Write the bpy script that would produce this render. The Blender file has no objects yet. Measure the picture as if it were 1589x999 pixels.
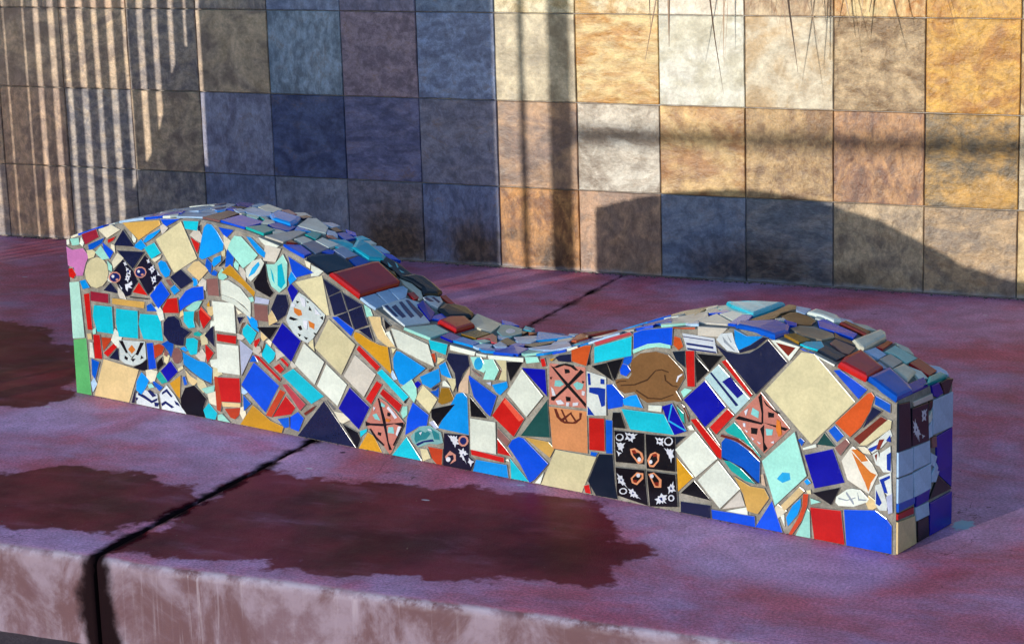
import bpy, bmesh, math, random
from mathutils import Vector, noise
import numpy as np

scene = bpy.context.scene
COL = scene.collection
R = math.radians
rnd = random.Random(7)

# ------------------------------------------------------------------ camera
def set_camera():
    cd = bpy.data.cameras.new("camera")
    cd.sensor_width = 36.0
    cd.lens = 3497.476 / 1589.0 * 36.0
    cd.clip_start = 0.05
    cd.clip_end = 400.0
    co = bpy.data.objects.new("camera", cd)
    COL.objects.link(co)
    yaw, pitch, roll = -0.435700971, 0.22686348, -0.0307918168
    cy, sy, cp, sp = math.cos(yaw), math.sin(yaw), math.cos(pitch), math.sin(pitch)
    fwd = Vector((sy * cp, cy * cp, -sp))
    right = Vector((cy, -sy, 0))
    up = right.cross(fwd)
    r2 = right * math.cos(roll) + up * math.sin(roll)
    u2 = -right * math.sin(roll) + up * math.cos(roll)
    from mathutils import Matrix
    m = Matrix((r2, u2, -fwd)).transposed().to_4x4()
    m.translation = Vector((3.34739, -7.116883, 1.615492))
    co.matrix_world = m
    scene.camera = co
set_camera()

# ------------------------------------------------------------------ sky and sun
SUN_TRAVEL = Vector((0.43, 1.0, -0.128)).normalized()
SUN_ELEV = math.asin(-SUN_TRAVEL.z)
SUN_ROT = math.atan2(-SUN_TRAVEL.x, -SUN_TRAVEL.y)
world = bpy.data.worlds.new("World")
scene.world = world
world.use_nodes = True
wn = world.node_tree
wn.nodes.clear()
sky = wn.nodes.new("ShaderNodeTexSky")
sky.sky_type = 'NISHITA'
sky.sun_disc = False
sky.sun_elevation = SUN_ELEV
sky.sun_rotation = SUN_ROT
sky.air_density = 1.0
sky.dust_density = 0.4
sky.ozone_density = 2.9
bg = wn.nodes.new("ShaderNodeBackground")
bg.inputs[1].default_value = 0.15
wo = wn.nodes.new("ShaderNodeOutputWorld")
wn.links.new(sky.outputs[0], bg.inputs[0])
wn.links.new(bg.outputs[0], wo.inputs[0])

sl = bpy.data.lights.new("sun", 'SUN')
sl.energy = 2.0
sl.angle = R(0.5)
sl.color = (0.86, 0.80, 0.70)
so = bpy.data.objects.new("sun", sl)
COL.objects.link(so)
so.rotation_euler = SUN_TRAVEL.to_track_quat('-Z', 'Y').to_euler()
so.location = (-4, -9, 4)

vs = scene.view_settings
vs.view_transform = 'Standard'
vs.look = 'None'
vs.exposure = 1.0
vs.gamma = 1.0
vs.use_curve_mapping = False

# ------------------------------------------------------------------ helpers
def lin(c):
    out = []
    for v in c:
        v = v / 255.0
        out.append(v / 12.92 if v <= 0.04045 else ((v + 0.055) / 1.055) ** 2.4)
    return out

def link(name, me, parent=None, mats=()):
    o = bpy.data.objects.new(name, me)
    COL.objects.link(o)
    if parent: o.parent = parent
    for m in mats: me.materials.append(m)
    return o

def empty(name, loc=(0, 0, 0), rz=0.0):
    o = bpy.data.objects.new(name, None)
    o.empty_display_size = 0.1
    COL.objects.link(o)
    o.location = loc
    o.rotation_euler = (0, 0, rz)
    return o

def tag(o, label=None, cat=None, group=None, kind=None):
    for k, v in (('label', label), ('category', cat), ('group', group), ('kind', kind)):
        if v: o[k] = v

class N:
    """small node-tree writer"""
    def __init__(s, name):
        s.m = bpy.data.materials.new(name)
        s.m.use_nodes = True
        s.t = s.m.node_tree
        s.t.nodes.clear()
        s.out = s.t.nodes.new("ShaderNodeOutputMaterial")
        s.b = s.t.nodes.new("ShaderNodeBsdfPrincipled")
        s.t.links.new(s.b.outputs[0], s.out.inputs[0])
    def n(s, ty, **kw):
        nd = s.t.nodes.new(ty)
        for k, v in kw.items(): setattr(nd, k, v)
        return nd
    def l(s, a, b): s.t.links.new(a, b)
    def set(s, inp, v):
        if isinstance(v, bpy.types.NodeSocket): s.l(v, inp)
        else:
            inp.default_value = (list(v) + [1.0])[:4] if isinstance(v, (tuple, list)) and inp.type == 'RGBA' else v
    def math(s, op, a, b=0.0, c=0.0, clamp=False):
        nd = s.n("ShaderNodeMath", operation=op, use_clamp=clamp)
        s.set(nd.inputs[0], a); s.set(nd.inputs[1], b); s.set(nd.inputs[2], c)
        return nd.outputs[0]
    def mix(s, f, a, b, mode='MIX'):
        nd = s.n("ShaderNodeMix", data_type='RGBA', blend_type=mode)
        s.set(nd.inputs[0], f); s.set(nd.inputs[6], a); s.set(nd.inputs[7], b)
        return nd.outputs[2]
    def noise(s, vec, scale, detail=4.0, rough=0.55, dist=0.0):
        nd = s.n("ShaderNodeTexNoise")
        if vec is not None: s.l(vec, nd.inputs['Vector'])
        nd.inputs['Scale'].default_value = scale
        nd.inputs['Detail'].default_value = detail
        nd.inputs['Roughness'].default_value = rough
        nd.inputs['Distortion'].default_value = dist
        return nd.outputs[0]
    def mapv(s, vec, scale=(1, 1, 1), loc=(0, 0, 0), rot=(0, 0, 0)):
        nd = s.n("ShaderNodeMapping")
        s.l(vec, nd.inputs[0])
        nd.inputs['Location'].default_value = loc
        nd.inputs['Rotation'].default_value = rot
        nd.inputs['Scale'].default_value = scale
        return nd.outputs[0]
    def smooth(s, v, lo, hi, a=0.0, b=1.0):
        nd = s.n("ShaderNodeMapRange", interpolation_type='SMOOTHSTEP')
        s.set(nd.inputs[0], v)
        for i, x in enumerate((lo, hi, a, b)): nd.inputs[i + 1].default_value = x
        return nd.outputs[0]
    def bump(s, h, strength, dist):
        nd = s.n("ShaderNodeBump")
        nd.inputs['Strength'].default_value = strength
        nd.inputs['Distance'].default_value = dist
        s.l(h, nd.inputs['Height'])
        s.l(nd.outputs[0], s.b.inputs['Normal'])
        return nd
    def attr(s, name, ty='GEOMETRY'):
        return s.n("ShaderNodeAttribute", attribute_name=name, attribute_type=ty)
    def pos(s): return s.n("ShaderNodeNewGeometry").outputs['Position']
    def xyz(s, v):
        nd = s.n("ShaderNodeSeparateXYZ"); s.l(v, nd.inputs[0]); return nd.outputs
    def P(s, k, v): s.set(s.b.inputs[k], v)
# ------------------------------------------------------------------ concrete terrace, ground
def sd_poly(px, py, poly):
    """signed distance (negative inside) from points to a polygon"""
    d = np.full(px.shape, 1e9); ins = np.zeros(px.shape, bool); n = len(poly)
    for i in range(n):
        x1, y1 = poly[i]; x2, y2 = poly[(i + 1) % n]
        ex, ey = x2 - x1, y2 - y1
        t = np.clip(((px - x1) * ex + (py - y1) * ey) / (ex * ex + ey * ey), 0, 1)
        d = np.minimum(d, np.hypot(px - x1 - t * ex, py - y1 - t * ey))
        if y1 != y2:
            m = ((y1 > py) != (y2 > py)) & (px < (x2 - x1) * (py - y1) / (y2 - y1) + x1)
            ins ^= m
    return np.where(ins, -d, d)

STAINS = [
    [(0.49, -2.46), (0.62, -2.47), (0.755, -2.46), (0.95, -2.43), (1.149, -2.42), (1.33, -2.44), (1.426, -2.50), (1.50, -2.60),
     (1.54, -2.68), (1.66, -2.755), (1.60, -2.80), (1.60, -2.93), (1.45, -2.99), (1.287, -3.03), (1.014, -3.09), (0.48, -3.115), (0.47, -2.8)],
    [(-0.9, -2.60), (-0.11, -2.72), (0.0, -2.60), (0.16, -2.59), (0.36, -2.63), (0.46, -2.74), (0.46, -2.90), (0.34, -3.00), (0.18, -3.06), (-0.9, -3.06)],
    [(-2.2, -1.3), (-1.2, -1.25), (-0.62, -1.60), (-0.42, -2.02), (-0.52, -2.14), (-0.9, -2.2), (-2.2, -2.2)],
]
PALE = [
    [(-0.45, -2.02), (0.10, -2.11), (0.60, -2.22), (0.60, -2.36), (0.44, -2.44), (0.1, -2.34), (-0.5, -2.36)],
    [(1.2, -2.36), (1.7, -2.48), (2.2, -2.62), (2.1, -2.86), (1.75, -2.80), (1.5, -2.56), (1.2, -2.42)],
    [(-0.5, -3.08), (0.46, -3.02), (0.46, -3.3), (-0.5, -3.3)],
]

def concrete_material():
    k = N("concrete")
    p = k.pos()
    wet = k.attr("wet").outputs['Fac']; pale = k.attr("pale").outputs['Fac']
    edge = k.attr("edge").outputs['Fac']; face = k.attr("face").outputs['Fac']; drip = k.attr("drip").outputs['Fac']
    big = k.noise(p, 1.7, 5, 0.6, 0.4)
    streak = k.noise(k.mapv(p, (2.2, 4.2, 3), rot=(0, 0, R(-16))), 1.6, 7, 0.68, 0.5)
    mid = k.noise(p, 9, 6, 0.65)
    fine = k.noise(p, 140, 3, 0.75); scuff = k.noise(k.mapv(p, (3, 26, 3), rot=(0, 0, R(24))), 2.2, 6, 0.7, 0.3); pore = k.noise(p, 75, 2, 0.5)
    maroon = (0.56, 0.145, 0.195); lilac = (0.56, 0.31, 0.49)
    f = k.math('ADD', k.math('MULTIPLY', streak, 0.55), k.math('MULTIPLY', big, 1.05))
    c = k.mix(k.smooth(f, 0.62, 1.0), maroon, lilac)
    # worn, chalky bands
    pf = k.smooth(k.math('ADD', pale, k.math('MULTIPLY', k.math('SUBTRACT', mid, 0.5), 0.16)), 0.07, -0.05)
    c = k.mix(k.math('MULTIPLY', pf, 0.62), c, (0.64, 0.44, 0.72))
    # red tint patches behind the bench
    c = k.mix(k.math('MULTIPLY', k.smooth(k.noise(p, 2.6, 4, 0.6, 0.8), 0.5, 0.68), 0.45), c, (0.60, 0.09, 0.14))
    c = k.mix(0.75, c, k.mix(k.smooth(mid, 0.3, 0.72), (0.74, 0.72, 0.72), (1.22, 1.2, 1.22)), 'MULTIPLY')
    c = k.mix(0.8, c, k.mix(k.smooth(fine, 0.3, 0.7), (0.60, 0.58, 0.60), (1.36, 1.36, 1.38)), 'MULTIPLY')
    c = k.mix(k.math('MULTIPLY', k.smooth(scuff, 0.60, 0.74), 0.45), c, (0.62, 0.46, 0.58))
    c = k.mix(k.math('MULTIPLY', k.smooth(pore, 0.70, 0.76), 0.6), c, (0.10, 0.04, 0.05))
    vc = k.n("ShaderNodeTexVoronoi", feature='DISTANCE_TO_EDGE'); wv = k.n("ShaderNodeVectorMath", operation='ADD'); k.l(p, wv.inputs[0])
    wc = k.n("ShaderNodeTexNoise"); wc.inputs['Scale'].default_value = 4.0; wc.inputs['Detail'].default_value = 6; k.l(p, wc.inputs['Vector']); k.l(wc.outputs[1], wv.inputs[1])
    k.l(wv.outputs[0], vc.inputs['Vector']); vc.inputs['Scale'].default_value = 0.9
    crack = k.math('MULTIPLY', k.smooth(vc.outputs['Distance'], 0.0032, 0.0008), k.smooth(k.noise(p, 1.1, 3), 0.50, 0.58))
    c = k.mix(k.math('MULTIPLY', crack, 0.75), c, (0.08, 0.03, 0.04))
    # front face: bleached and streaked by run-off
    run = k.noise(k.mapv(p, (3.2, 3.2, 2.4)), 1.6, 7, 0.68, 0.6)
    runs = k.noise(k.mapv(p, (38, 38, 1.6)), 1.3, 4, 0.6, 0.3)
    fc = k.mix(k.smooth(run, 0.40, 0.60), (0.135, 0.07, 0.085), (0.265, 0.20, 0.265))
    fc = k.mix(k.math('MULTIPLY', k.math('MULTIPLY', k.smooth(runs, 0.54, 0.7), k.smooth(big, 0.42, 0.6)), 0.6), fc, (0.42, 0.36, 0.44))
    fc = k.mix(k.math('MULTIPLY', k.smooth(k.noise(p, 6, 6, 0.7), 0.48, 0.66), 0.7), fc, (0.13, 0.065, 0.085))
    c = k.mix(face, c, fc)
    c = k.mix(k.math('MULTIPLY', k.math('MULTIPLY', edge, k.smooth(k.noise(p, 11, 6, 0.75), 0.42, 0.60)), 0.85), c, (0.44, 0.39, 0.50))
    # damp patches
    wn_ = k.math('ADD', k.math('MULTIPLY', k.math('SUBTRACT', k.noise(p, 5.5, 6, 0.6), 0.5), 0.30),
                 k.math('MULTIPLY', k.math('SUBTRACT', k.noise(p, 28, 4, 0.6), 0.5), 0.05))
    wf = k.smooth(k.math('ADD', wet, wn_), 0.016, -0.014)
    wf = k.math('MULTIPLY', wf, k.smooth(k.noise(k.mapv(p, (2, 5, 3), rot=(0, 0, R(-18))), 2.2, 5, 0.6), 0.2, 0.5, 0.72, 1.0))
    wetc = k.mix(0.92, c, (0.24, 0.014, 0.022), 'MIX')
    wetc = k.mix(1.0, wetc, k.mix(k.smooth(k.noise(p, 3.4, 5, 0.6), 0.3, 0.7), (0.30, 0.26, 0.30), (0.9, 0.85, 0.85)), 'MULTIPLY')
    c = k.mix(wf, c, wetc)
    # soot along the joint and its run down the face
    jf = k.smooth(k.math('ADD', drip, k.math('ADD', k.math('MULTIPLY', k.math('SUBTRACT', k.noise(p, 30, 4, 0.6), 0.5), 0.035), k.math('MULTIPLY', k.math('SUBTRACT', k.noise(p, 9, 2, 0.5), 0.5), 0.075))), 0.030, -0.002)
    c = k.mix(jf, c, (0.012, 0.006, 0.008))
    # flecks of paint and dark specks
    v1 = k.n("ShaderNodeTexVoronoi"); k.l(k.mapv(p, (1, 2.4, 1), rot=(0, 0, 0.5)), v1.inputs['Vector']); v1.inputs['Scale'].default_value = 3.1
    fl = k.smooth(k.math('ADD', v1.outputs['Distance'], k.math('MULTIPLY', k.noise(p, 60, 3), 0.045)), 0.066, 0.052)
    c = k.mix(k.math('MULTIPLY', fl, 0.85), c, (0.66, 0.62, 0.68))
    v2 = k.n("ShaderNodeTexVoronoi"); k.l(k.mapv(p, (1, 1.6, 1), (3.3, 1.1, 0)), v2.inputs['Vector']); v2.inputs['Scale'].default_value = 2.3
    sp = k.smooth(k.math('ADD', v2.outputs['Distance'], k.math('MULTIPLY', k.noise(p, 40, 3), 0.04)), 0.05, 0.04)
    c = k.mix(sp, c, (0.02, 0.012, 0.016))
    spl = k.attr("splash").outputs['Fac']
    c = k.mix(k.smooth(k.math('ADD', spl, k.math('MULTIPLY', k.math('SUBTRACT', k.noise(p, 50, 3), 0.5), 0.03)), 0.004, -0.004), c, (0.30, 0.50, 0.60))
    k.P('Base Color', c)
    rgh = k.math('ADD', 0.60, k.math('MULTIPLY', k.math('SUBTRACT', mid, 0.5), 0.35))
    k.P('Roughness', k.math('SUBTRACT', rgh, k.math('MULTIPLY', wf, 0.10), clamp=True))
    k.P('Specular IOR Level', k.math('SUBTRACT', 0.14, k.math('ADD', k.math('MULTIPLY', wf, 0.07), k.math('MULTIPLY', jf, 0.13)), clamp=True))
    h = k.math('ADD', k.math('MULTIPLY', fine, 0.35), k.math('ADD', k.math('MULTIPLY', mid, 0.6), k.math('MULTIPLY', k.noise(p, 330, 2), 0.12)))
    k.bump(h, 0.42, 0.006)
    return k.m

MAT_CONC = concrete_material()
FRONT_Y = -3.176
terrace = empty('terrace')
tag(terrace, kind='structure')

def slab(x0, x1, xs_fine):
    xs = np.array(sorted(set([x0, x1] + [x for x in xs_fine if x0 < x < x1])))
    r = 0.022
    prof = [(0.35, 0.0, 0)] + [(y, 0.0, 0) for y in np.arange(0.0, -3.14, -0.022)]
    for q in range(7):
        a = q / 6 * math.pi / 2
        prof.append((FRONT_Y + r - r * math.sin(a), -r + r * math.cos(a), q / 6))
    for z in np.linspace(-0.04, -0.215, 10): prof.append((FRONT_Y, z, 1))
    nx, ny = len(xs), len(prof)
    X = np.repeat(xs[:, None], ny, 1); Y = np.repeat(np.array([p[0] for p in prof])[None], nx, 0)
    Z = np.repeat(np.array([p[1] for p in prof])[None], nx, 0); F = np.repeat(np.array([p[2] for p in prof], float)[None], nx, 0)
    wob = np.array([noise.noise(Vector((x * 2.2, 0, 0))) * 0.006 + noise.noise(Vector((x * 9, 3, 0))) * 0.003 + noise.noise(Vector((x * 26, 5, 0))) * 0.0022 for x in xs])[:, None]
    near = np.clip((-Y - 2.9) / 0.27, 0, 1)
    Y = Y + wob * near; Z = Z + np.minimum(wob, 0) * near * 0.4
    verts = np.stack([X, Y, Z], -1).reshape(-1, 3)
    idx = np.arange(nx * ny).reshape(nx, ny)
    faces = np.stack([idx[:-1, :-1], idx[:-1, 1:], idx[1:, 1:], idx[1:, :-1]], -1).reshape(-1, 4).tolist()
    vl = verts.tolist(); base = len(vl)
    # joint side walls
    for i in (0, nx - 1):
        ring = [int(v) for v in idx[i]]
        b = len(vl); vl.append([float(xs[i]), 0.35, -0.215])
        f = ring + [b]
        faces.append(f if i == nx - 1 else f[::-1])
    me = bpy.data.meshes.new('concrete_slab')
    me.from_pydata(vl, [], faces)
    def put(name, arr):
        a = me.attributes.new(name, 'FLOAT', 'POINT')
        v = np.zeros(len(vl), np.float32); v[:base] = arr.reshape(-1); v[base:] = 1.0
        a.data.foreach_set('value', v)
    px, py = X, Y
    put('wet', np.minimum.reduce([sd_poly(px, py, s) for s in STAINS]) + F * 0.6)
    put('pale', np.minimum.reduce([sd_poly(px, py, s) for s in PALE]))
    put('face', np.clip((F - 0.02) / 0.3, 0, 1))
    put('edge', np.clip(1 - np.abs(F - 0.45) / 0.5, 0, 1) * (F > 0) + np.clip(1 - (Y - FRONT_Y) / 0.05, 0, 1) * (F == 0) * 0.35)
    put('drip', np.abs(px - 0.467) - 0.020 * np.clip(F, 0, 1) * np.clip(0.4 - Z * 3.2, 0, 1) - 0.012 * np.clip((-Y - 2.0) / 1.0, 0, 1) + 0.008 * np.clip((Y + 2.3) / 0.3, 0, 1))
    at = me.attributes['drip'].data
    for v_ in range(base, len(vl)): at[v_].value = 0.0
    put('splash', np.hypot((px - 2.214), (py + 2.315) / 1.6) - 0.024)
    me.polygons.foreach_set('use_smooth', [True] * len(me.polygons))
    me.update()
    return link('concrete_slab', me, terrace, [MAT_CONC])
fx = list(np.arange(-2.5, 0.45, 0.022)) + list(np.arange(0.49, 3.2, 0.022)) + [-6, -4.5, -3.5, 4.2, 5.5, 7]
slab(-7.0, 0.4615, fx)
slab(0.4725, 9.0, fx)

kg = N("ground_dirt")
kp = kg.pos()
kg.P('Base Color', kg.mix(kg.smooth(kg.noise(kp, 3, 6, 0.65), 0.3, 0.7), (0.075, 0.055, 0.06), (0.16, 0.12, 0.125)))
kg.P('Roughness', 0.85)
kg.bump(kg.noise(kp, 60, 5, 0.7), 0.5, 0.01)
gm = bpy.data.meshes.new('ground')
gm.from_pydata([(-150, -150, -0.21), (150, -150, -0.21), (150, 150, -0.21), (-150, 150, -0.21)], [], [(0, 1, 2, 3)])
go = link('ground', gm, None, [kg.m]); tag(go, kind='structure')

# ------------------------------------------------------------------ slate wall
def slate_material():
    k = N("slate")
    tc = k.n("ShaderNodeTexCoord").outputs['Object']
    oi = k.n("ShaderNodeObjectInfo")
    t1 = k.attr("tint_a", 'OBJECT').outputs['Color']; t2 = k.attr("tint_b", 'OBJECT').outputs['Color']
    rel = k.attr("relief", 'OBJECT').outputs['Fac']
    off = k.n("ShaderNodeCombineXYZ")
    k.l(k.math('MULTIPLY', oi.outputs['Random'], 53.0), off.inputs[0]); k.l(k.math('MULTIPLY', oi.outputs['Random'], 31.0), off.inputs[2])
    va = k.n("ShaderNodeVectorMath", operation='ADD'); k.l(tc, va.inputs[0]); k.l(off.outputs[0], va.inputs[1])
    vm = k.n("ShaderNodeVectorMath", operation='MULTIPLY'); k.l(va.outputs[0], vm.inputs[0]); k.l(k.attr("grain", 'OBJECT').outputs['Vector'], vm.inputs[1])
    v = vm.outputs[0]
    va2 = k.mapv(v, (1, 1, 1.7), rot=(0, 0.5, 0))
    big = k.noise(va2, 5.5, 6, 0.62, 1.1); mid = k.noise(v, 24, 6, 0.68, 0.4); fine = k.noise(v, 120, 4, 0.7)
    c = k.mix(k.smooth(k.math('ADD', big, k.math('MULTIPLY', k.math('SUBTRACT', mid, 0.5), 0.35)), 0.36, 0.64), t1, t2)
    c = k.mix(0.85, c, k.mix(k.smooth(mid, 0.28, 0.72), (0.66, 0.65, 0.64), (1.3, 1.3, 1.3)), 'MULTIPLY')
    c = k.mix(0.7, c, k.mix(k.smooth(fine, 0.3, 0.7), (0.78, 0.76, 0.74), (1.2, 1.2, 1.2)), 'MULTIPLY')
    # rusty veins
    ve = k.noise(va2, 6, 6, 0.7, 0.6)
    c = k.mix(k.math('MULTIPLY', k.math('MULTIPLY', k.smooth(k.math('ABSOLUTE', k.math('SUBTRACT', ve, 0.5)), 0.05, 0.0), k.smooth(big, 0.5, 0.7)), 0.4), c, (0.26, 0.13, 0.045))
    # dark brown dome shaped marks low on the wall
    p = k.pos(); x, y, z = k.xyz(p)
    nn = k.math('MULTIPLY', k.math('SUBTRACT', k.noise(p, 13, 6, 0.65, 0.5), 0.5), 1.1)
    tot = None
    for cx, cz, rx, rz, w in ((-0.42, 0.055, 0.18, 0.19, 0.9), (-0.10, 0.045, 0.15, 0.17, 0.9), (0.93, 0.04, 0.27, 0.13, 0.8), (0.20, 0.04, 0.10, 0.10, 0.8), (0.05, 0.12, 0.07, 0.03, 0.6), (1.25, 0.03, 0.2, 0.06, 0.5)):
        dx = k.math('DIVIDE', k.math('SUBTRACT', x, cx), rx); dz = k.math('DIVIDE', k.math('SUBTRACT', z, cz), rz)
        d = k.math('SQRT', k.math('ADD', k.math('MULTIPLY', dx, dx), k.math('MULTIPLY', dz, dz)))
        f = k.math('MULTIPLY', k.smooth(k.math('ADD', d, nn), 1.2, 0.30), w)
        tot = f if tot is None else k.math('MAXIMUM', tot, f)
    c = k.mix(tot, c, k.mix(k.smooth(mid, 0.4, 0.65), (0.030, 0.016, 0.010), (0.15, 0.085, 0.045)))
    # pale lime along the foot of the wall
    c = k.mix(k.math('MULTIPLY', k.smooth(k.math('ADD', z, k.math('MULTIPLY', k.math('SUBTRACT', k.noise(p, 16, 4), 0.5), 0.035)), 0.022, 0.0), 0.6), c, (0.42, 0.46, 0.50))
    k.P('Base Color', c)
    k.P('Roughness', k.math('ADD', 0.30, k.math('MULTIPLY', mid, 0.28)))
    k.P('Specular IOR Level', 0.55)
    # cleft relief: chipped layers where the stone is rough, pitted grain elsewhere
    lay = k.noise(k.mapv(v, (1, 1, 1.5), rot=(0, 0.6, 0)), 11, 7, 0.7, 0.25)
    cl = k.smooth(k.noise(v, 17, 3, 0.5, 0.2), 0.44, 0.56)
    h = k.math('ADD', k.math('MULTIPLY', k.math('ADD', k.math('MULTIPLY', lay, 2.2), k.math('MULTIPLY', cl, 0.32)), rel),
               k.math('ADD', k.math('MULTIPLY', mid, 0.26), k.math('MULTIPLY', fine, 0.16)))
    k.bump(h, 0.5, 0.006)
    return k.m

def grout_material(name, ca, cb, bstr=0.5):
    k = N(name); p = k.pos()
    n1 = k.noise(p, 22, 5, 0.65); n2 = k.noise(p, 210, 3, 0.7)
    c = k.mix(k.smooth(n1, 0.3, 0.7), ca, cb)
    c = k.mix(0.7, c, k.mix(k.smooth(n2, 0.3, 0.7), (0.72, 0.72, 0.72), (1.2, 1.2, 1.2)), 'MULTIPLY')
    k.P('Base Color', c); k.P('Roughness', 0.9); k.P('Specular IOR Level', 0.2)
    k.bump(k.math('ADD', n2, k.math('MULTIPLY', n1, 1.2)), bstr, 0.003)
    return k.m

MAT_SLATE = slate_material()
MAT_JOINT = grout_material("wall_joint", (0.26, 0.22, 0.19), (0.46, 0.43, 0.42))
WALL_H = 1.82
bm = bmesh.new()
bmesh.ops.create_cube(bm, size=1)
bmesh.ops.scale(bm, vec=(11.0, 0.24, WALL_H + 0.2), verts=bm.verts)
bmesh.ops.translate(bm, vec=(0.4, 0.12 + 0.009, (WALL_H + 0.2) / 2 - 0.2), verts=bm.verts)
wme = bpy.data.meshes.new('slate_wall'); bm.to_mesh(wme); bm.free()
wall = link('slate_wall', wme, None, [MAT_JOINT])
tag(wall, 'square slate tiled wall behind the mosaic bench, golden on the right', 'wall')

def slate_mesh(w, h, seed):
    """slab of slate: slightly uneven outline, proud of the joint, softened arris"""
    r = random.Random(seed); g = 0.0011; e = 0.0022; d = 0.012
    per = []
    n = 5
    cs = [(-w / 2, -h / 2), (w / 2, -h / 2), (w / 2, h / 2), (-w / 2, h / 2)]
    for i in range(4):
        a, b = cs[i], cs[(i + 1) % 4]
        for q in range(n):
            t = q / n; x = a[0] + (b[0] - a[0]) * t; z = a[1] + (b[1] - a[1]) * t
            j = r.uniform(0, 0.0013) + g
            s = 1 - 2 * j / w; s2 = 1 - 2 * j / h
            per.append((x * s, z * s2))
    m = len(per); vs_ = []
    for x, z in per: vs_.append((x, d, z))
    for x, z in per: vs_.append((x, e * r.uniform(0.6, 1.4), z))
    for x, z in per: vs_.append((x * (1 - 2 * e / w), -r.uniform(-0.0005, 0.0012), z * (1 - 2 * e / h)))
    fs = []
    for lv in (0, 1):
        for i in range(m):
            j = (i + 1) % m
            fs.append((lv * m + i, lv * m + j, (lv + 1) * m + j, (lv + 1) * m + i))
    fs.append(tuple(range(2 * m, 3 * m)))
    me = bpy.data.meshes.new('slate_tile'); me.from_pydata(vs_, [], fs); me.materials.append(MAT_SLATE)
    return me

T = 0.305
ROWZ = [(0.004, 0.2916), (0.2916, 0.5966), (0.5966, 0.9016), (0.9016, 1.2066), (1.2066, 1.5116), (1.5116, 1.8166)]
# colours (sRGB, sky blue put into the shaded ones) for the tiles that can be told apart: (column, row) -> light, dark, relief
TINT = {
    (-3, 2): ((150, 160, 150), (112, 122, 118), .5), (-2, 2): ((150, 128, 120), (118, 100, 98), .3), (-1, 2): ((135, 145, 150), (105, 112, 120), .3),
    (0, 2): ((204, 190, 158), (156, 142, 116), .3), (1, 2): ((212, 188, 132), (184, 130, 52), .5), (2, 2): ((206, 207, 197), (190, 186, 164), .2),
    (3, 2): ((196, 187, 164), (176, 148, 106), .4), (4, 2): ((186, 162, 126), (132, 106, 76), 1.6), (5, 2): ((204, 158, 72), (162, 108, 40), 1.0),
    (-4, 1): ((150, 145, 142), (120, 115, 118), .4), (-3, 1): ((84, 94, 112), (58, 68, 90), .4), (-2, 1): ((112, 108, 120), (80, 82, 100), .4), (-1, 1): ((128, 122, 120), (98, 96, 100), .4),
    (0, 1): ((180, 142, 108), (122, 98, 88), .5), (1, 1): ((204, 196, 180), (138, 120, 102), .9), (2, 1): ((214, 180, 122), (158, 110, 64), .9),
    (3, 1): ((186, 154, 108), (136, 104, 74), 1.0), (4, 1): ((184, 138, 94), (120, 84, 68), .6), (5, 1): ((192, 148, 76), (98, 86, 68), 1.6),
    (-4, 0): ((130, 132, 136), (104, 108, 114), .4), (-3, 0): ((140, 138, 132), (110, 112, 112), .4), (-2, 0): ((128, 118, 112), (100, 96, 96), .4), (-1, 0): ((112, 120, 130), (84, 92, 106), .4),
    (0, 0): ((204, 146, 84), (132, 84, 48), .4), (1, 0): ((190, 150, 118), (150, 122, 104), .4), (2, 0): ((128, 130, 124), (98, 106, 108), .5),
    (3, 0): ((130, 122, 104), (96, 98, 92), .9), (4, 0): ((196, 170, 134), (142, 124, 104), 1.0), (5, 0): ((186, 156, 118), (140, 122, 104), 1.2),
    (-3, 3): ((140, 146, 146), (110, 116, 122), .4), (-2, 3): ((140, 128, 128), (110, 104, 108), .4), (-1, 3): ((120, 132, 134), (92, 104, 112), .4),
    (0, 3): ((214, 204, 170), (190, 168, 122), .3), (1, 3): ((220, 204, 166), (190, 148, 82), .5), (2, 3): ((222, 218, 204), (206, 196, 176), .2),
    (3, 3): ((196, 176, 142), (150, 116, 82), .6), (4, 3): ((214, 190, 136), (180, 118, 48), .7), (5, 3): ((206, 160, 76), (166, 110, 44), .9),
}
DARKSET = [((206, 180, 150), (150, 132, 122)), ((190, 170, 150), (134, 124, 124)), ((214, 186, 152), (160, 138, 122)), ((186, 172, 158), (126, 122, 128)), ((208, 174, 142), (150, 126, 114))]
GOLDSET = [((205, 180, 130), (160, 124, 74)), ((200, 186, 156), (150, 130, 102)), ((184, 152, 112), (136, 112, 88))]
meshes = {}
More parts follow.
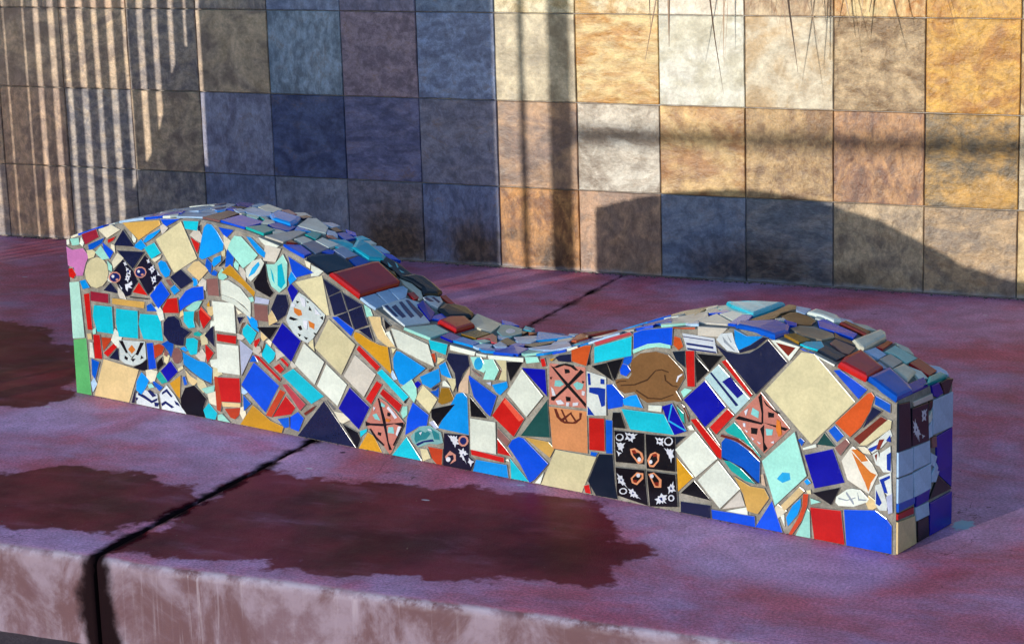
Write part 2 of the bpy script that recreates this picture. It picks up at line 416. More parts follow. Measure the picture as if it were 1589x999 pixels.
for row, (z0, z1) in enumerate(ROWZ):
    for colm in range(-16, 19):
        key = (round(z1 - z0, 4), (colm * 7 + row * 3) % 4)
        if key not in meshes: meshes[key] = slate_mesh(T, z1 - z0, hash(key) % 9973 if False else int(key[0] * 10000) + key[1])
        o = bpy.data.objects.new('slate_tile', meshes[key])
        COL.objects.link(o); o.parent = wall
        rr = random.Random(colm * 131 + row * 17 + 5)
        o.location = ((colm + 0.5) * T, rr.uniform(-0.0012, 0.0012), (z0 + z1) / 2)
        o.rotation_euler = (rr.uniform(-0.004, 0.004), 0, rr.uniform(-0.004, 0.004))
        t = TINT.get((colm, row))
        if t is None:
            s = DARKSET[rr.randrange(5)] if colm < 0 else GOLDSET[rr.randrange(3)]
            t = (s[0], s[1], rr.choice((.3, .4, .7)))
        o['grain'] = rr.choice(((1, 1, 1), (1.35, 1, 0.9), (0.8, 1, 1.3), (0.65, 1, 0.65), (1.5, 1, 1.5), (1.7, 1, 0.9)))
        if t is TINT.get((colm, row)) and (colm < 0 or (row == 0 and colm in (2, 3))):   # shaded slates, lightened and blued to imitate sky light
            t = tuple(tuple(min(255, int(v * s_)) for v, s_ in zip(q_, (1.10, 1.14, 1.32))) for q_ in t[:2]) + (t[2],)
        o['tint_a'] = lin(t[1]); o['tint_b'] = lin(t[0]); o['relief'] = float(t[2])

# ------------------------------------------------------------------ mosaic bench
BL, BW = 2.63, 0.255
PROF = [int(v) / 1000 for v in """448 457 465 473 481 489 496 503 510 515 520 525 529 533 537 541 544 547 549 551 552 552 552 551 549 547 545 543 539 535 530 524 518 512 506 500 493 486 476 465 452 439 426 414 402 390 377 366 355 346 338 332 327 323 320 318 316 314 311 309 307 307 307 309 312 315 319 324 329 336 344 353 364 374 384 393 402 411 418 425 431 435 440 443 447 450 452 454 455 455 454 452 449 446 443 438 433 426 417 408 398 388 378 367 356 346""".split()]
PU = np.linspace(0, BL, len(PROF))
def prof(u): return float(np.interp(u, PU, PROF))
def prof_n(u):
    s = (prof(u + 0.03) - prof(u - 0.03)) / 0.06 if 0.03 < u < BL - 0.03 else (prof(min(u + .03, BL)) - prof(max(u - .03, 0))) / 0.03
    v = Vector((-s, 0, 1)); return v.normalized()

bench = empty('mosaic_bench', (-0.43130784, -1.96165102, 0.0), -0.23163943)
tag(bench, 'low wavy bench covered in broken coloured ceramic tiles on the red concrete terrace', 'bench')

MAT_GROUT = grout_material("tile_grout", (0.17, 0.16, 0.14), (0.30, 0.285, 0.26))
# grout covered body
bm = bmesh.new()
def ring(u):
    p = prof(u) - 0.0015
    pts = [(0, 0.0), (0, p - 0.006), (0.006, p), (BW - 0.012, p), (BW, p - 0.012), (BW, 0.0)]
    return [bm.verts.new((u, y, z)) for y, z in pts]
rings = [ring(u) for u in np.linspace(0.0005, BL - 0.0005, 140)]
for a, b in zip(rings[:-1], rings[1:]):
    for i in range(5):
        bm.faces.new((a[i], b[i], b[i + 1], a[i + 1]))
bm.faces.new(rings[0]); bm.faces.new(rings[-1][::-1])
bmesh.ops.recalc_face_normals(bm, faces=bm.faces)
me = bpy.data.meshes.new('bench_body'); bm.to_mesh(me); bm.free()
link('bench_body', me, bench, [MAT_GROUT])

NAMES = {'w': 'white', 'iv': 'ivory', 'ce': 'cream', 'b': 'beige', 'g': 'gold', 'm': 'mustard', 'om': 'ochre', 'lp': 'peach', 'r': 'red', 'rb': 'brick_red', 'mr': 'crimson',
         'pr': 'rose', 'or': 'orange', 'tc': 'terracotta', 'mb': 'maroon', 'br': 'brown', 'pb': 'umber', 'fi': 'tan', 'n': 'navy', 'dn': 'midnight_blue', 'k': 'black', 'dc': 'cobalt',
         'cb': 'azure', 'bl': 'blue', 'sk': 'sky_blue', 't': 'turquoise', 'te': 'teal', 'a': 'aqua', 'mi': 'mint', 'gr': 'green', 'dg': 'dark_green', 'l': 'lavender', 'lg': 'pale_grey',
         'lb': 'sky_tinted_white', 'gb': 'stone_grey', 'sb': 'slate_blue', 'pk': 'pink', 'pbw': 'floral', 'pfl': 'floral', 'pwv': 'wave_patterned', 'ppk': 'patterned', 'pbl': 'blue_and_white',
         'psw': 'swirl_patterned', 'pst': 'striped', 'pfo': 'floral', 'por': 'orange_and_white', 'pls': 'striped'}
RGB = {'w': (226, 236, 228), 'iv': (230, 226, 204), 'ce': (216, 209, 170), 'b': (220, 196, 146), 'g': (212, 170, 90), 'm': (206, 152, 36), 'om': (150, 112, 30), 'lp': (214, 188, 164), 'r': (196, 26, 22),
       'rb': (190, 66, 32), 'mr': (150, 34, 58), 'pr': (192, 72, 84), 'or': (202, 84, 32), 'tc': (206, 140, 94), 'mb': (112, 42, 32), 'br': (112, 80, 64), 'pb': (134, 94, 92), 'fi': (122, 88, 54),
       'n': (20, 28, 66), 'dn': (12, 28, 50), 'k': (10, 13, 22), 'dc': (0, 10, 170), 'cb': (0, 78, 226), 'bl': (0, 88, 206), 'sk': (0, 150, 244), 't': (14, 198, 226), 'te': (24, 172, 170),
       'a': (158, 226, 216), 'mi': (176, 226, 216), 'gr': (96, 186, 116), 'dg': (24, 74, 74), 'l': (178, 188, 220), 'lg': (204, 200, 192), 'lb': (176, 210, 246), 'gb': (152, 142, 126), 'sb': (90, 114, 150),  # lb is white glaze with blue sky light put into its colour
       'pk': (206, 128, 196), 'pbw': (18, 20, 46), 'pfl': (198, 212, 216), 'pwv': (214, 226, 236), 'ppk': (192, 124, 112), 'pbl': (216, 226, 226), 'psw': (120, 172, 178), 'pst': (200, 210, 226),
       'pfo': (12, 12, 22), 'por': (226, 226, 216), 'pls': (186, 222, 232)}
INK = {'wh': (216, 222, 238), 'sal': (200, 140, 126), 'nav': (20, 36, 104), 'org': (208, 120, 46), 'bk': (16, 15, 20), 'sky': (36, 168, 234), 'tur': (0, 184, 216), 'red_glint': (224, 88, 66), 'aq': (130, 204, 208),  # light red strokes are highlights painted on the glassy red tiles
       'cob': (14, 54, 166), 'brd': (92, 40, 30), 'tea': (38, 128, 140), 'dbr': (72, 48, 30), 'gre': (150, 162, 178), 'pea': (228, 152, 112), 'mar': (124, 38, 26), 'dc2': (18, 26, 150)}  # sky strokes on the ridged cobalt tile are painted highlight lines

def glaze(name, rgb, deep=False):
    k = N(name)
    tc = k.n("ShaderNodeTexCoord").outputs['Object']; oi = k.n("ShaderNodeObjectInfo").outputs['Random']
    c = tuple(x * 0.80 for x in lin(rgb))
    n1 = k.noise(tc, 14, 4, 0.6); n2 = k.noise(tc, 160, 3, 0.7)
    v = k.math('ADD', 0.86, k.math('MULTIPLY', oi, 0.22))
    col = k.mix(1.0, c, k.n("ShaderNodeCombineColor").outputs[0], 'MULTIPLY')
    cmb = col.node.inputs[7].links[0].from_node
    for i in range(3): k.l(v, cmb.inputs[i])
    col = k.mix(0.8, col, k.mix(k.smooth(n1, 0.28, 0.72), (0.84, 0.85, 0.86), (1.12, 1.11, 1.10)), 'MULTIPLY')
    col = k.mix(0.7, col, k.mix(k.smooth(n2, 0.3, 0.7), (0.88, 0.88, 0.88), (1.08, 1.08, 1.08)), 'MULTIPLY')
    # specks of dirt and grout haze left on the glaze
    col = k.mix(k.math('MULTIPLY', k.smooth(k.noise(tc, 42, 5, 0.7, 0.5), 0.66, 0.76), 0.22), col, (0.30, 0.27, 0.24))
    k.P('Base Color', col)
    k.P('Roughness', k.math('ADD', 0.08, k.math('MULTIPLY', n1, 0.22)))
    k.P('Specular IOR Level', 0.5)
    k.bump(k.math('ADD', k.math('MULTIPLY', n1, 1.0), k.math('MULTIPLY', n2, 0.10)), 0.22, 0.004)
    return k.m
GM = {c: glaze(NAMES[c] + '_glaze' if c[0] != 'p' or c in ('pr', 'pb', 'pk') else NAMES[c] + '_ground_glaze', v) for c, v in RGB.items()}
IM = {c: glaze('print_' + c, v) for c, v in INK.items()}

MAT_BISQUE = grout_material('tile_edge', (0.27, 0.25, 0.22), (0.42, 0.40, 0.37), 0.2)
def offset_poly(pts, d):
    """move every corner inwards by d (counter-clockwise outline)"""
    n = len(pts); out = []
    for i in range(n):
        p0, p1, p2 = Vector(pts[i - 1]), Vector(pts[i]), Vector(pts[(i + 1) % n])
        a = (p1 - p0); b = (p2 - p1)
        if a.length < 1e-6 or b.length < 1e-6: out.append(tuple(p1)); continue
        a.normalize(); b.normalize()
        na, nb = Vector((-a.y, a.x)), Vector((-b.y, b.x))
        m = na + nb
        if m.length < 0.2: m = na
        m.normalize()
        s = min(1 / max(m.dot(na), 0.35), 1.9)
        q = p1 + m * d * s
        lim = min((p1 - p0).length, (p2 - p1).length) * 0.45
        if (q - p1).length > lim * 1.6: q = p1 + (q - p1).normalized() * lim * 1.6
        out.append((q.x, q.y))
    return out

def map_front(u, v, h): return (u, -h, v)
def map_end(u, v, h): return (BL + h, u, v)
def map_top(u, v, h):
    nrm = prof_n(u); z = prof(u)
    return (u + nrm.x * h, v, z + nrm.z * h)

def clean(pts):
    out = []
    for p in pts:
        if not out or (abs(p[0] - out[-1][0]) + abs(p[1] - out[-1][1])) > 0.0012: out.append(p)
    while len(out) > 3 and abs(out[0][0] - out[-1][0]) + abs(out[0][1] - out[-1][1]) < 0.0012: out.pop()
    return out

def scroll(marks, r):
    """give the painted scrolls their curled, leafy outline"""
    out = []
    for ink, q in marks:
        if ink != 'wh' or len(q) > 8: out.append((ink, q)); continue
        cx = sum(p[0] for p in q) / len(q); cy = sum(p[1] for p in q) / len(q); n = len(q); z = []
        for i in range(n):
            a, b_ = q[i], q[(i + 1) % n]
            ln = math.hypot(b_[0] - a[0], b_[1] - a[1]); m = max(1, min(4, int(ln / 0.009)))
            for j in range(m):
                for t, s in ((j / m, 1.06), ((j + .5) / m, r.uniform(.62, .8))):
                    x, y = a[0] + (b_[0] - a[0]) * t, a[1] + (b_[1] - a[1]) * t
                    z.append((cx + (x - cx) * s, cy + (y - cy) * s))
        out.append((ink, z))
        s = math.hypot(q[0][0] - cx, q[0][1] - cy) * 0.3
        if s > 0.003:
            a0 = r.uniform(0, 6.28)
            out.append(('nav', [(cx + s * math.cos(a0 + k_ * .9) * (1 if k_ % 2 else .6), cy + s * math.sin(a0 + k_ * .9) * (1 if k_ % 2 else .6)) for k_ in range(6)]))
    return out

def make_tile(code, pts, marks, mp, thick, r):
    fat = code.endswith('!'); code = code.rstrip('!')
    pts = clean(pts)
    if len(pts) < 3: return
    ar = 0.5 * sum(pts[i][0] * pts[(i + 1) % len(pts)][1] - pts[(i + 1) % len(pts)][0] * pts[i][1] for i in range(len(pts)))
    if abs(ar) < 8e-6: return
    if ar < 0: pts = pts[::-1]
    h = thick * r.uniform(0.75, 1.25) * (2.3 if fat else 1.0)
    bev = (0.010 if mp is map_top else 0.0055) if fat else 0.0016
    size = math.sqrt(abs(ar))
    bev = min(bev, size * 0.14)
    cx = sum(p[0] for p in pts) / len(pts); cy = sum(p[1] for p in pts) / len(pts)
    tl = min(0.035, (0.0022 if mp is map_front else 0.0009) / max(size, 0.01))
    gx, gy = r.uniform(-tl, tl), r.uniform(-tl, tl)
    H = lambda p, q: max(0.001, q + gx * (p[0] - cx) + gy * (p[1] - cy))
    if size > 0.02: pts = offset_poly(pts, -0.0017)
    inn = offset_poly(pts, bev); mid = offset_poly(pts, bev * 0.3)
    o3 = Vector(mp(cx, cy, 0))
    L3 = lambda p, q: tuple(Vector(mp(p[0], p[1], q)) - o3)
    n = len(pts)
    vv = [L3(p, -0.004) for p in pts] + [L3(p, H(p, h - bev * 0.75)) for p in pts] + [L3(p, H(p, h - bev * 0.2)) for p in mid] + [L3(p, H(p, h)) for p in inn]
    ff = []
    for lv in range(3):
        for i in range(n):
            j = (i + 1) % n
            ff.append((lv * n + i, lv * n + j, (lv + 1) * n + j, (lv + 1) * n + i))
    ff.append(tuple(range(3 * n, 4 * n)))
    name = NAMES[code] + '_tile'
    if code == 'fi' and marks: name = 'fish_tile'
    me = bpy.data.meshes.new(name); me.from_pydata(vv, [], ff)
    if mp is map_front: me.flip_normals() if False else None
    me.validate(); me.update()
    o = link(name, me, bench, [GM[code], MAT_BISQUE])
    me.polygons.foreach_set('material_index', [1] * (2 * n) + [0] * (len(me.polygons) - 2 * n)) if mp is map_front and len(me.polygons) == 3 * n + 1 else None
    o.location = o3
    if name == 'fish_tile': o['label'] = 'brown fish shaped tile with incised fins and a pale eye'
    if marks:
        mats = []; mv = []; mf = []; mi = []
        if code in ('pbw', 'pfo'): marks = scroll(marks, r)
        for k_, (ink, q) in enumerate(marks):
            q = clean(q)
            if len(q) < 3: continue
            if ink not in mats: mats.append(ink)
            b = len(mv); dh = 0.00035 + 0.00012 * k_
            q2 = q
            mv += [L3(p, H(p, h) - 0.0006) for p in q2] + [L3(p, H(p, h) + dh) for p in q2]
            m_ = len(q2)
            for i in range(m_):
                j = (i + 1) % m_
                mf.append((b + i, b + j, b + m_ + j, b + m_ + i)); mi.append(mats.index(ink))
            mf.append(tuple(range(b + m_, b + 2 * m_))); mi.append(mats.index(ink))
        if mf:
            pm = bpy.data.meshes.new('print_or_glint'); pm.from_pydata(mv, [], mf)
            po = link('print_or_glint', pm, o, [IM[x] for x in mats]); po['kind'] = 'stuff'
            pm.polygons.foreach_set('material_index', mi); pm.update()
    return o

def read(txt):
    for ln in txt.strip().split('\n'):
        seg = ln.split('|')
        def pts(s, k): return [tuple(float(a) / k for a in q.split(',')) for q in s.split()[1:]]
        yield seg[0].split()[0], pts(seg[0], 1000), [(m.split()[0], pts(m, 2000)) for m in seg[1:]]

FRONT = """a 25,434 53,439 53,456 18,450
w 1,432 13,434 14,451 1,447
mr 79,442 137,469 129,488 68,468
iv 173,469 225,496 194,506 142,489
r 173,453 196,463 207,476 173,464
bl 92,423 148,452 160,467 90,440
a 147,406 174,411 144,442 120,422
cb 156,432 176,411 192,431 150,453
iv 191,385 232,417 209,428 186,401
pk 1,374 25,370 29,347 57,350 75,389 90,409 69,428 24,419 1,426
r 3,342 18,338 31,350 18,366 2,363
ce 163,391 147,405 124,408 99,400 80,382 71,360 75,339 91,324 114,321 139,330 158,347 167,370
n 283,456 242,497 199,451
n 270,393 317,442 213,436
pbw 179,364 233,310 250,315 262,335 285,358 270,384 232,413|wh 485,748 517,742 520,770 483,789|wh 470,659 482,647 490,671 523,670 505,681 525,693 521,711 493,694 466,686|wh 476,793 497,800 485,817 465,810|wh 436,651 444,661 419,681|nav 507,770 503,773 498,772 494,768 492,763 493,757 496,754 501,755 506,759 508,764|wh 469,714 493,699 517,738 485,748|sal 433,743 409,753 378,749 352,735 340,715 348,696 372,687 402,690 429,705 440,725|nav 425,738 406,745 382,743 361,731 351,715 357,700 376,693 401,696 422,707 431,723|wh 388,730 382,732 374,732 368,728 365,722 367,717 373,714 380,715 386,719 389,724|sal 419,713 413,715 406,714 399,711 397,707 399,703 404,701 412,702 418,705 421,709
pbw 276,387 322,325 336,335 382,377 323,435|sal 639,793 616,802 586,799 560,785 549,764 556,745 579,736 610,739 635,754 647,774|nav 632,787 613,795 589,792 569,781 560,764 566,749 584,742 609,744 629,756 638,772|wh 594,778 589,781 583,780 577,776 575,771 576,767 581,764 588,765 593,768 596,773|sal 623,762 617,764 610,763 604,760 601,756 603,752 608,750 616,751 622,754 624,758|wh 698,675 721,714 693,693|wh 732,765 758,763 728,792|wh 688,769 716,795 706,821 665,794|wh 689,710 716,727 719,764 680,750|wh 664,826 681,832 677,854 656,843
g 300,476 389,526 385,536 240,516
cb 409,522 467,548 394,541
sk 327,471 357,487 384,506 390,513 338,490 320,473
t 348,428 383,447 362,472 323,455
iv 360,418 383,432 388,441 345,426
ce 431,397 523,446 472,540 369,482
sk 378,395 395,380 411,387 417,401 402,422 383,425 371,416
n 456,356 503,382 459,408 417,383
pb 411,357 425,364 413,377 394,373
w 391,541 467,548 460,548 392,541
w 468,548 526,550 533,550 466,548
mi 1,162 48,170 39,329 1,323
gr 1,3 59,3 52,166 1,156
sk 56,312 84,319 69,338 46,332
mr 85,281 159,283 160,307 86,306
r 64,196 81,196 79,300 58,295
n 204,314 173,341 144,317
g 177,283 300,284 304,300 179,297
t 90,236 104,194 172,196 173,272 99,268
t 185,228 194,191 271,195 275,271 189,268
t 278,234 292,196 367,199 363,269 287,265
r 322,323 289,353 264,325
k 249,307 324,310 324,314 249,311
cb 361,290 409,335 377,366 330,322
sk 427,336 449,350 431,362 414,350
bl 316,278 354,282 334,300 316,292
r 381,281 440,287 437,327 402,320 380,292
cb 447,294 470,309 503,325 543,338 542,370 500,362 474,350 444,320
n 375,218 394,200 425,195 452,197 456,219 480,238 446,248 441,265 423,274 397,269 378,251
b 61,165 80,168 78,186 59,182
r 86,115 115,116 112,183 88,182
w 66,115 83,114 80,157 70,158
rb 123,141 165,181 120,178
r 140,126 181,160 176,171 125,134
n 187,121 184,155 149,123
pfl 191,124 210,115 243,113 273,122 296,139 296,186 193,179|org 483,293 515,320 488,345 455,315|bk 436,291 453,294 417,361 386,356|bk 588,369 559,367 512,292 532,290|bk 420,257 442,250 450,265 425,276|bk 549,269 577,281 558,293|bk 488,247 510,268 470,263|bk 483,265 516,299 480,271 453,294
k 275,104 298,106 303,138 277,122 244,108
cb 308,111 335,118 327,187 304,183
rb 334,147 363,163 373,183 354,188 333,181
pb 371,159 383,155 391,169 376,179
bl 70,64 80,53 102,104 73,109
b 73,3 213,3 262,102 123,115
k 341,113 369,134 362,151 343,134
dc 380,86 420,119 395,144 357,113
pb 440,177 434,184 424,186 414,182 407,173 403,161 405,151 411,143 420,142 430,146 438,155 442,166
n 225,3 240,3 247,41 243,44
sk 249,43 268,34 287,55 302,79 274,96 252,67
te 354,76 377,84 350,109 333,94
bl 324,68 342,54 356,65 315,82
a 303,55 326,61 314,71 296,66
pwv 246,3 324,3 337,3 331,41 282,46 241,29|nav 502,59 560,44 617,26 665,49 666,63 619,42 562,63 511,74|nav 627,62 661,76 605,101 585,94|nav 492,21 507,41 481,42|nav 642,13 668,14 677,37 638,36
pwv 350,3 443,3 411,36 402,48 372,72 344,45|nav 707,88 742,109 778,83 791,90 747,128 706,101|nav 701,21 732,40 779,21 799,31 730,56 696,37|nav 813,47 845,42 833,59 802,68
ce 425,119 445,130 442,139 422,127
m 412,50 421,44 430,107 389,81
b 461,100 479,86 496,102 468,112 451,126
bl 444,82 457,88 449,110 438,106
t 486,524 531,523 539,547 481,543
n 535,522 543,521 546,539 536,536
sk 545,494 534,451 544,446 569,455 622,478 626,496 604,526 586,542 571,543 559,533
r 522,470 527,462 537,487 507,500
cb 639,512 667,535 614,538
b 527,386 566,419 531,438 512,434 485,411
sk 587,430 615,448 616,462 589,452 582,438
k 610,432 633,448 634,458 604,432
bl 577,405 593,404 601,416 587,422 575,411
a 645,482 695,437 707,445 736,463 751,477 696,520 672,520 649,498
sk 755,484 778,474 782,487 731,521 716,522
w 769,516 789,503 818,503 830,509 761,525
w 708,414 722,405 754,430 774,458 765,468 735,460 707,434|sky 1478,856 1520,904 1512,921 1462,881 1428,829
k 763,435 731,401 736,385 787,369 802,383 792,392 782,413 780,462
a 789,425 798,400 824,386 851,405 859,466 846,487 814,458 785,455|tur 1641,808 1666,792 1698,827 1682,929 1649,913|tur 1605,835 1621,815 1613,862 1598,895
cb 878,430 949,451 864,483
m 651,410 688,392 728,364 733,376 678,417 649,441 618,417
pb 559,350 600,352 598,398 556,391
dc 854,397 870,365 890,396 866,413
w 613,358 658,351 693,335 714,317 715,348 679,381 638,397 613,394
w 612,344 654,335 686,318 713,304 712,315 692,328 658,347 613,354
m 563,311 562,334 549,320
a 478,297 500,298 517,308 534,329 509,326 469,302
t 460,265 477,249 500,254 495,272 500,296 462,291
br 501,275 516,258 514,274 516,299 501,293
r 522,277 532,255 564,286 530,313 521,298|rdl 1052,613 1122,568 1129,573 1059,625
n 570,209 569,265 537,235
te 494,229 516,229 529,237 511,244 493,237
t 460,197 477,174 502,180 509,217 494,222 465,216
br 505,194 515,179 510,197 523,221 509,219
r 536,184 541,162 565,190 536,210
w 579,255 655,256 654,336 574,333
r 584,227 653,227 656,247 584,244
w 580,140 659,142 660,220 582,217
n 669,281 689,304 662,301
iv 667,307 685,314 659,324
t 681,256 706,232 719,245 732,266 701,285 682,269
br 670,254 679,273 692,290 680,287 667,259
r 720,227 728,224 744,246 743,254 722,243
br 752,227 737,209 761,230 759,245
t 746,206 771,188 790,203 797,219 766,239
l 669,143 713,213 667,236
pb 732,302 777,302 777,344 731,343
l 733,348 780,349 784,360 737,363
n 792,337 812,309 843,328 855,353 848,380 816,378
n 788,295 814,296 818,301 787,301
k 780,255 811,290 736,281
dc 789,248 853,204 892,264 831,303
sk 446,144 473,129 509,113 549,104 557,144 532,158 504,159 470,168 446,176
n 445,140 473,126 509,109 552,99 552,103 511,111 473,128 446,142
k 428,20 436,3 516,3 513,32 526,57 506,74 485,88 449,76 429,43
r 588,59 658,66 657,130 578,123
rb 568,32 580,30 586,58 577,123 563,123
b 590,45 655,52 656,61 588,55
rb 616,17 631,15 647,28 655,48 597,37
cb 666,115 747,51 801,130 717,182
bl 670,45 696,67 670,85
m 652,3 805,3 812,19 765,29 703,62
rb 754,44 772,42 823,115 807,120
r 778,43 841,59 857,79 827,105
pr 877,75 896,93 832,138 819,135
mb 894,62 921,79 934,95 922,90 888,68
bl 818,19 834,24 834,48 795,38
cb 838,20 866,16 887,54 868,67 840,50
r 808,145 811,151 736,202 721,203
r 811,167 825,179 810,191 791,179
r 838,185 845,194 823,209 811,205
t 917,98 961,124 860,183 820,161
t 522,3 556,3 564,21 535,44 514,23
a 528,72 556,81 561,98 513,82
a 569,3 612,3 585,21 568,16
n 999,395 1040,414 985,437
n 1014,347 1060,363 1043,410 1000,392
n 1064,366 1112,384 1049,407
n 1078,322 1063,360 1025,345
n 1085,318 1130,336 1113,381 1067,362
n 1147,296 1134,329 1099,318
cb 1069,300 1079,316 1027,343 1010,340
ce 987,344 996,345 977,444 887,419
pfl 853,300 869,282 894,268 917,262 935,275 953,297 975,325 982,343 944,368 911,385 894,391 866,362 859,346 845,315|org 1749,675 1779,659 1806,668 1799,693 1747,701|org 1853,611 1887,602 1892,631 1850,643|bk 1743,631 1778,641 1721,650 1708,637|bk 1953,658 1952,679 1931,670|bk 1785,584 1803,590 1793,611 1769,603|bk 1854,700 1876,698 1861,720|bk 1772,725 1790,736 1768,740|bk 1850,736 1859,743 1840,748|bk 1780,550 1792,561 1770,567|bk 1828,539 1841,551 1812,554|bk 1891,573 1903,581 1883,585|wh 1812,717 1835,715 1832,758 1792,766|wh 1730,703 1754,706 1766,718 1738,725|wh 1901,684 1941,684 1898,718|wh 1816,605 1838,594 1847,643 1813,643
b 1147,328 1162,304 1194,287 1218,289 1190,314 1175,339 1172,359 1135,356
m 1080,298 1087,289 1133,262 1172,236 1202,216 1199,235 1192,284 1164,286 1134,294 1100,308 1084,310
ce 940,251 1028,192 1082,277 995,332
w 867,198 932,153 971,217 905,257
w 942,149 1009,106 1045,166 979,210
lg 1039,189 1104,144 1146,207 1079,247
r 1087,265 1152,219 1162,230 1095,275
t 1238,151 1255,164 1169,222 1153,212
k 1188,329 1208,342 1184,357
w 1208,297 1218,290 1202,328 1188,322
ce 1208,268 1221,284 1203,284
r 1111,138 1127,128 1166,183 1150,189
r 1162,159 1220,120 1230,139 1172,172
dc 1017,100 1080,54 1120,117 1059,160
n 864,3 1066,3 965,111
n 998,92 1002,95 974,115
k 1073,3 1085,28 1078,43 1028,58
t 1086,32 1108,50 1110,59 1084,49
m 1080,3 1154,3 1131,41 1113,48
ppk 1138,126 1123,98 1105,71 1118,58 1136,39 1160,26 1184,3 1192,13 1237,93 1206,120 1180,138 1155,147|bk 2332,165 2365,26 2385,31 2365,67 2350,185 2315,293 2304,291|bk 2211,130 2242,139 2326,147 2409,172 2468,164 2475,190 2354,164 2243,150 2210,156|aq 2278,178 2316,175 2291,210 2262,198|aq 2362,118 2406,120 2402,154 2369,149|aq 2326,254 2348,249 2354,262 2327,276|bk 2365,208 2384,207 2390,225 2368,228|bk 2292,97 2312,93 2318,111 2296,112|wh 2364,247 2390,229 2416,199 2433,210 2407,236 2376,261|wh 2417,117 2427,110 2457,166 2436,163|bk 2272,74 2328,44 2337,49 2283,84 2247,122 2236,120|bk 2394,58 2402,55 2474,175 2460,162|wh 2275,221 2287,240 2271,242|org 2355,177 2376,176 2388,190 2356,194
k 1243,144 1254,161 1236,146
a 1228,117 1233,105 1247,116 1248,137 1234,133
w 1226,287 1292,268 1344,256 1326,307 1231,330 1206,333
sk 1210,257 1210,232 1227,196 1243,192 1315,246 1234,277 1222,277
t 1335,298 1382,290 1389,315 1330,319
rb 1346,262 1351,269 1348,289 1335,286
ce 1354,259 1381,278 1355,280
n 1387,278 1411,246 1415,201 1435,249 1456,271 1452,295 1393,294
w 1399,304 1473,299 1476,307 1399,314
w 1480,298 1511,298 1514,305 1478,306
w 1518,296 1625,303 1626,311 1515,303
sk 1305,205 1331,198 1361,219 1357,249 1298,221
sk 1367,238 1400,230 1381,269 1361,258
br 1328,237 1341,251 1323,243
dc 1287,190 1302,204 1289,211 1270,198
n 1336,192 1352,201 1358,211 1333,196
w 1368,207 1397,207 1379,223 1370,220
lp 1423,217 1420,200 1449,200 1449,231 1455,252 1456,264
a 1474,267 1502,260 1510,272 1493,296 1462,292|sky 2996,581 2982,591 2965,589 2950,575 2944,556 2948,537 2962,528 2979,530 2994,543 3000,563
pb 1486,248 1494,249 1464,263
a 1509,263 1501,243 1533,246 1548,272 1533,295 1503,291
br 1538,288 1553,271 1539,247 1545,248 1559,272 1537,291
ce 1561,273 1549,248 1570,249 1572,298 1543,295
k 1583,251 1621,300 1573,294
cb 1468,194 1506,160 1518,153 1539,205 1451,246
sk 1538,216 1550,210 1574,233 1572,245 1528,231
l 1523,228 1524,239 1506,234
cb 1249,108 1239,63 1286,92 1311,98 1318,125 1270,150
t 1196,3 1290,3 1244,56
ce 1279,163 1322,133 1348,170 1304,198
om 1352,164 1363,160 1382,167 1403,178 1389,204 1365,201
k 1330,121 1347,104 1405,165 1331,142
sk 1350,97 1445,94 1445,188 1433,199 1413,192
k 1457,143 1507,145 1455,191
pbw 1364,3 1451,3 1464,28 1446,38 1447,91 1369,85|wh 2781,139 2805,109 2832,130 2819,170 2761,165|wh 2835,67 2875,36 2856,71 2888,88 2858,113 2826,104|sal 2887,172 2871,180 2850,177 2833,164 2825,146 2831,129 2848,121 2868,124 2886,138 2893,156|nav 2877,165 2867,170 2853,168 2842,160 2837,147 2841,137 2852,131 2865,133 2876,142 2881,154|wh 2886,46 2903,26 2925,54 2892,68|sal 2749,33 2761,60 2793,69 2797,49 2770,17 2810,42 2809,72 2773,87 2740,52|wh 2773,50 2766,54 2756,52 2749,47 2746,39 2748,32 2755,28 2764,29 2772,35 2775,43
w 1451,57 1531,58 1532,137 1454,135
psw 1262,46 1280,36 1318,52 1345,54 1362,61 1357,85 1323,97 1288,90 1257,60|tea 2536,110 2545,90 2568,106 2616,122 2650,157 2629,167 2613,156 2576,163 2543,145|tea 2661,159 2670,130 2707,132 2703,165 2651,183|wh 2580,138 2591,157 2570,149|nav 2555,77 2605,104 2669,118 2659,129 2594,110 2545,86|wh 2635,172 2661,171 2651,178 2630,179
l 1339,91 1350,97 1335,114 1318,107
ce 1295,3 1319,14 1309,34 1289,32
rb 1327,13 1340,3 1356,3 1360,42 1314,41
r 1454,44 1556,41 1556,51 1452,55
r 1537,61 1578,59 1538,96
pb 1538,104 1565,84 1575,97 1539,123
r 1525,154 1589,112 1622,160 1565,204|rdl 3119,387 3216,303 3241,319 3135,404
w 1573,43 1569,51 1559,46
sk 1459,3 1567,3 1563,33 1469,32
w 1574,217 1630,168 1681,225 1621,281
dc 1693,228 1690,291 1622,286
a 1636,301 1673,309 1668,319 1632,314
r 1681,297 1695,301 1690,320 1677,317
m 1712,315 1722,324 1702,319
n 1731,319 1768,321 1768,339 1736,332 1724,326
or 1772,324 1812,318 1827,367 1809,364 1772,349
k 1814,318 1824,321 1823,350
k 1887,292 1872,331 1830,318
k 1893,293 1918,347 1874,333
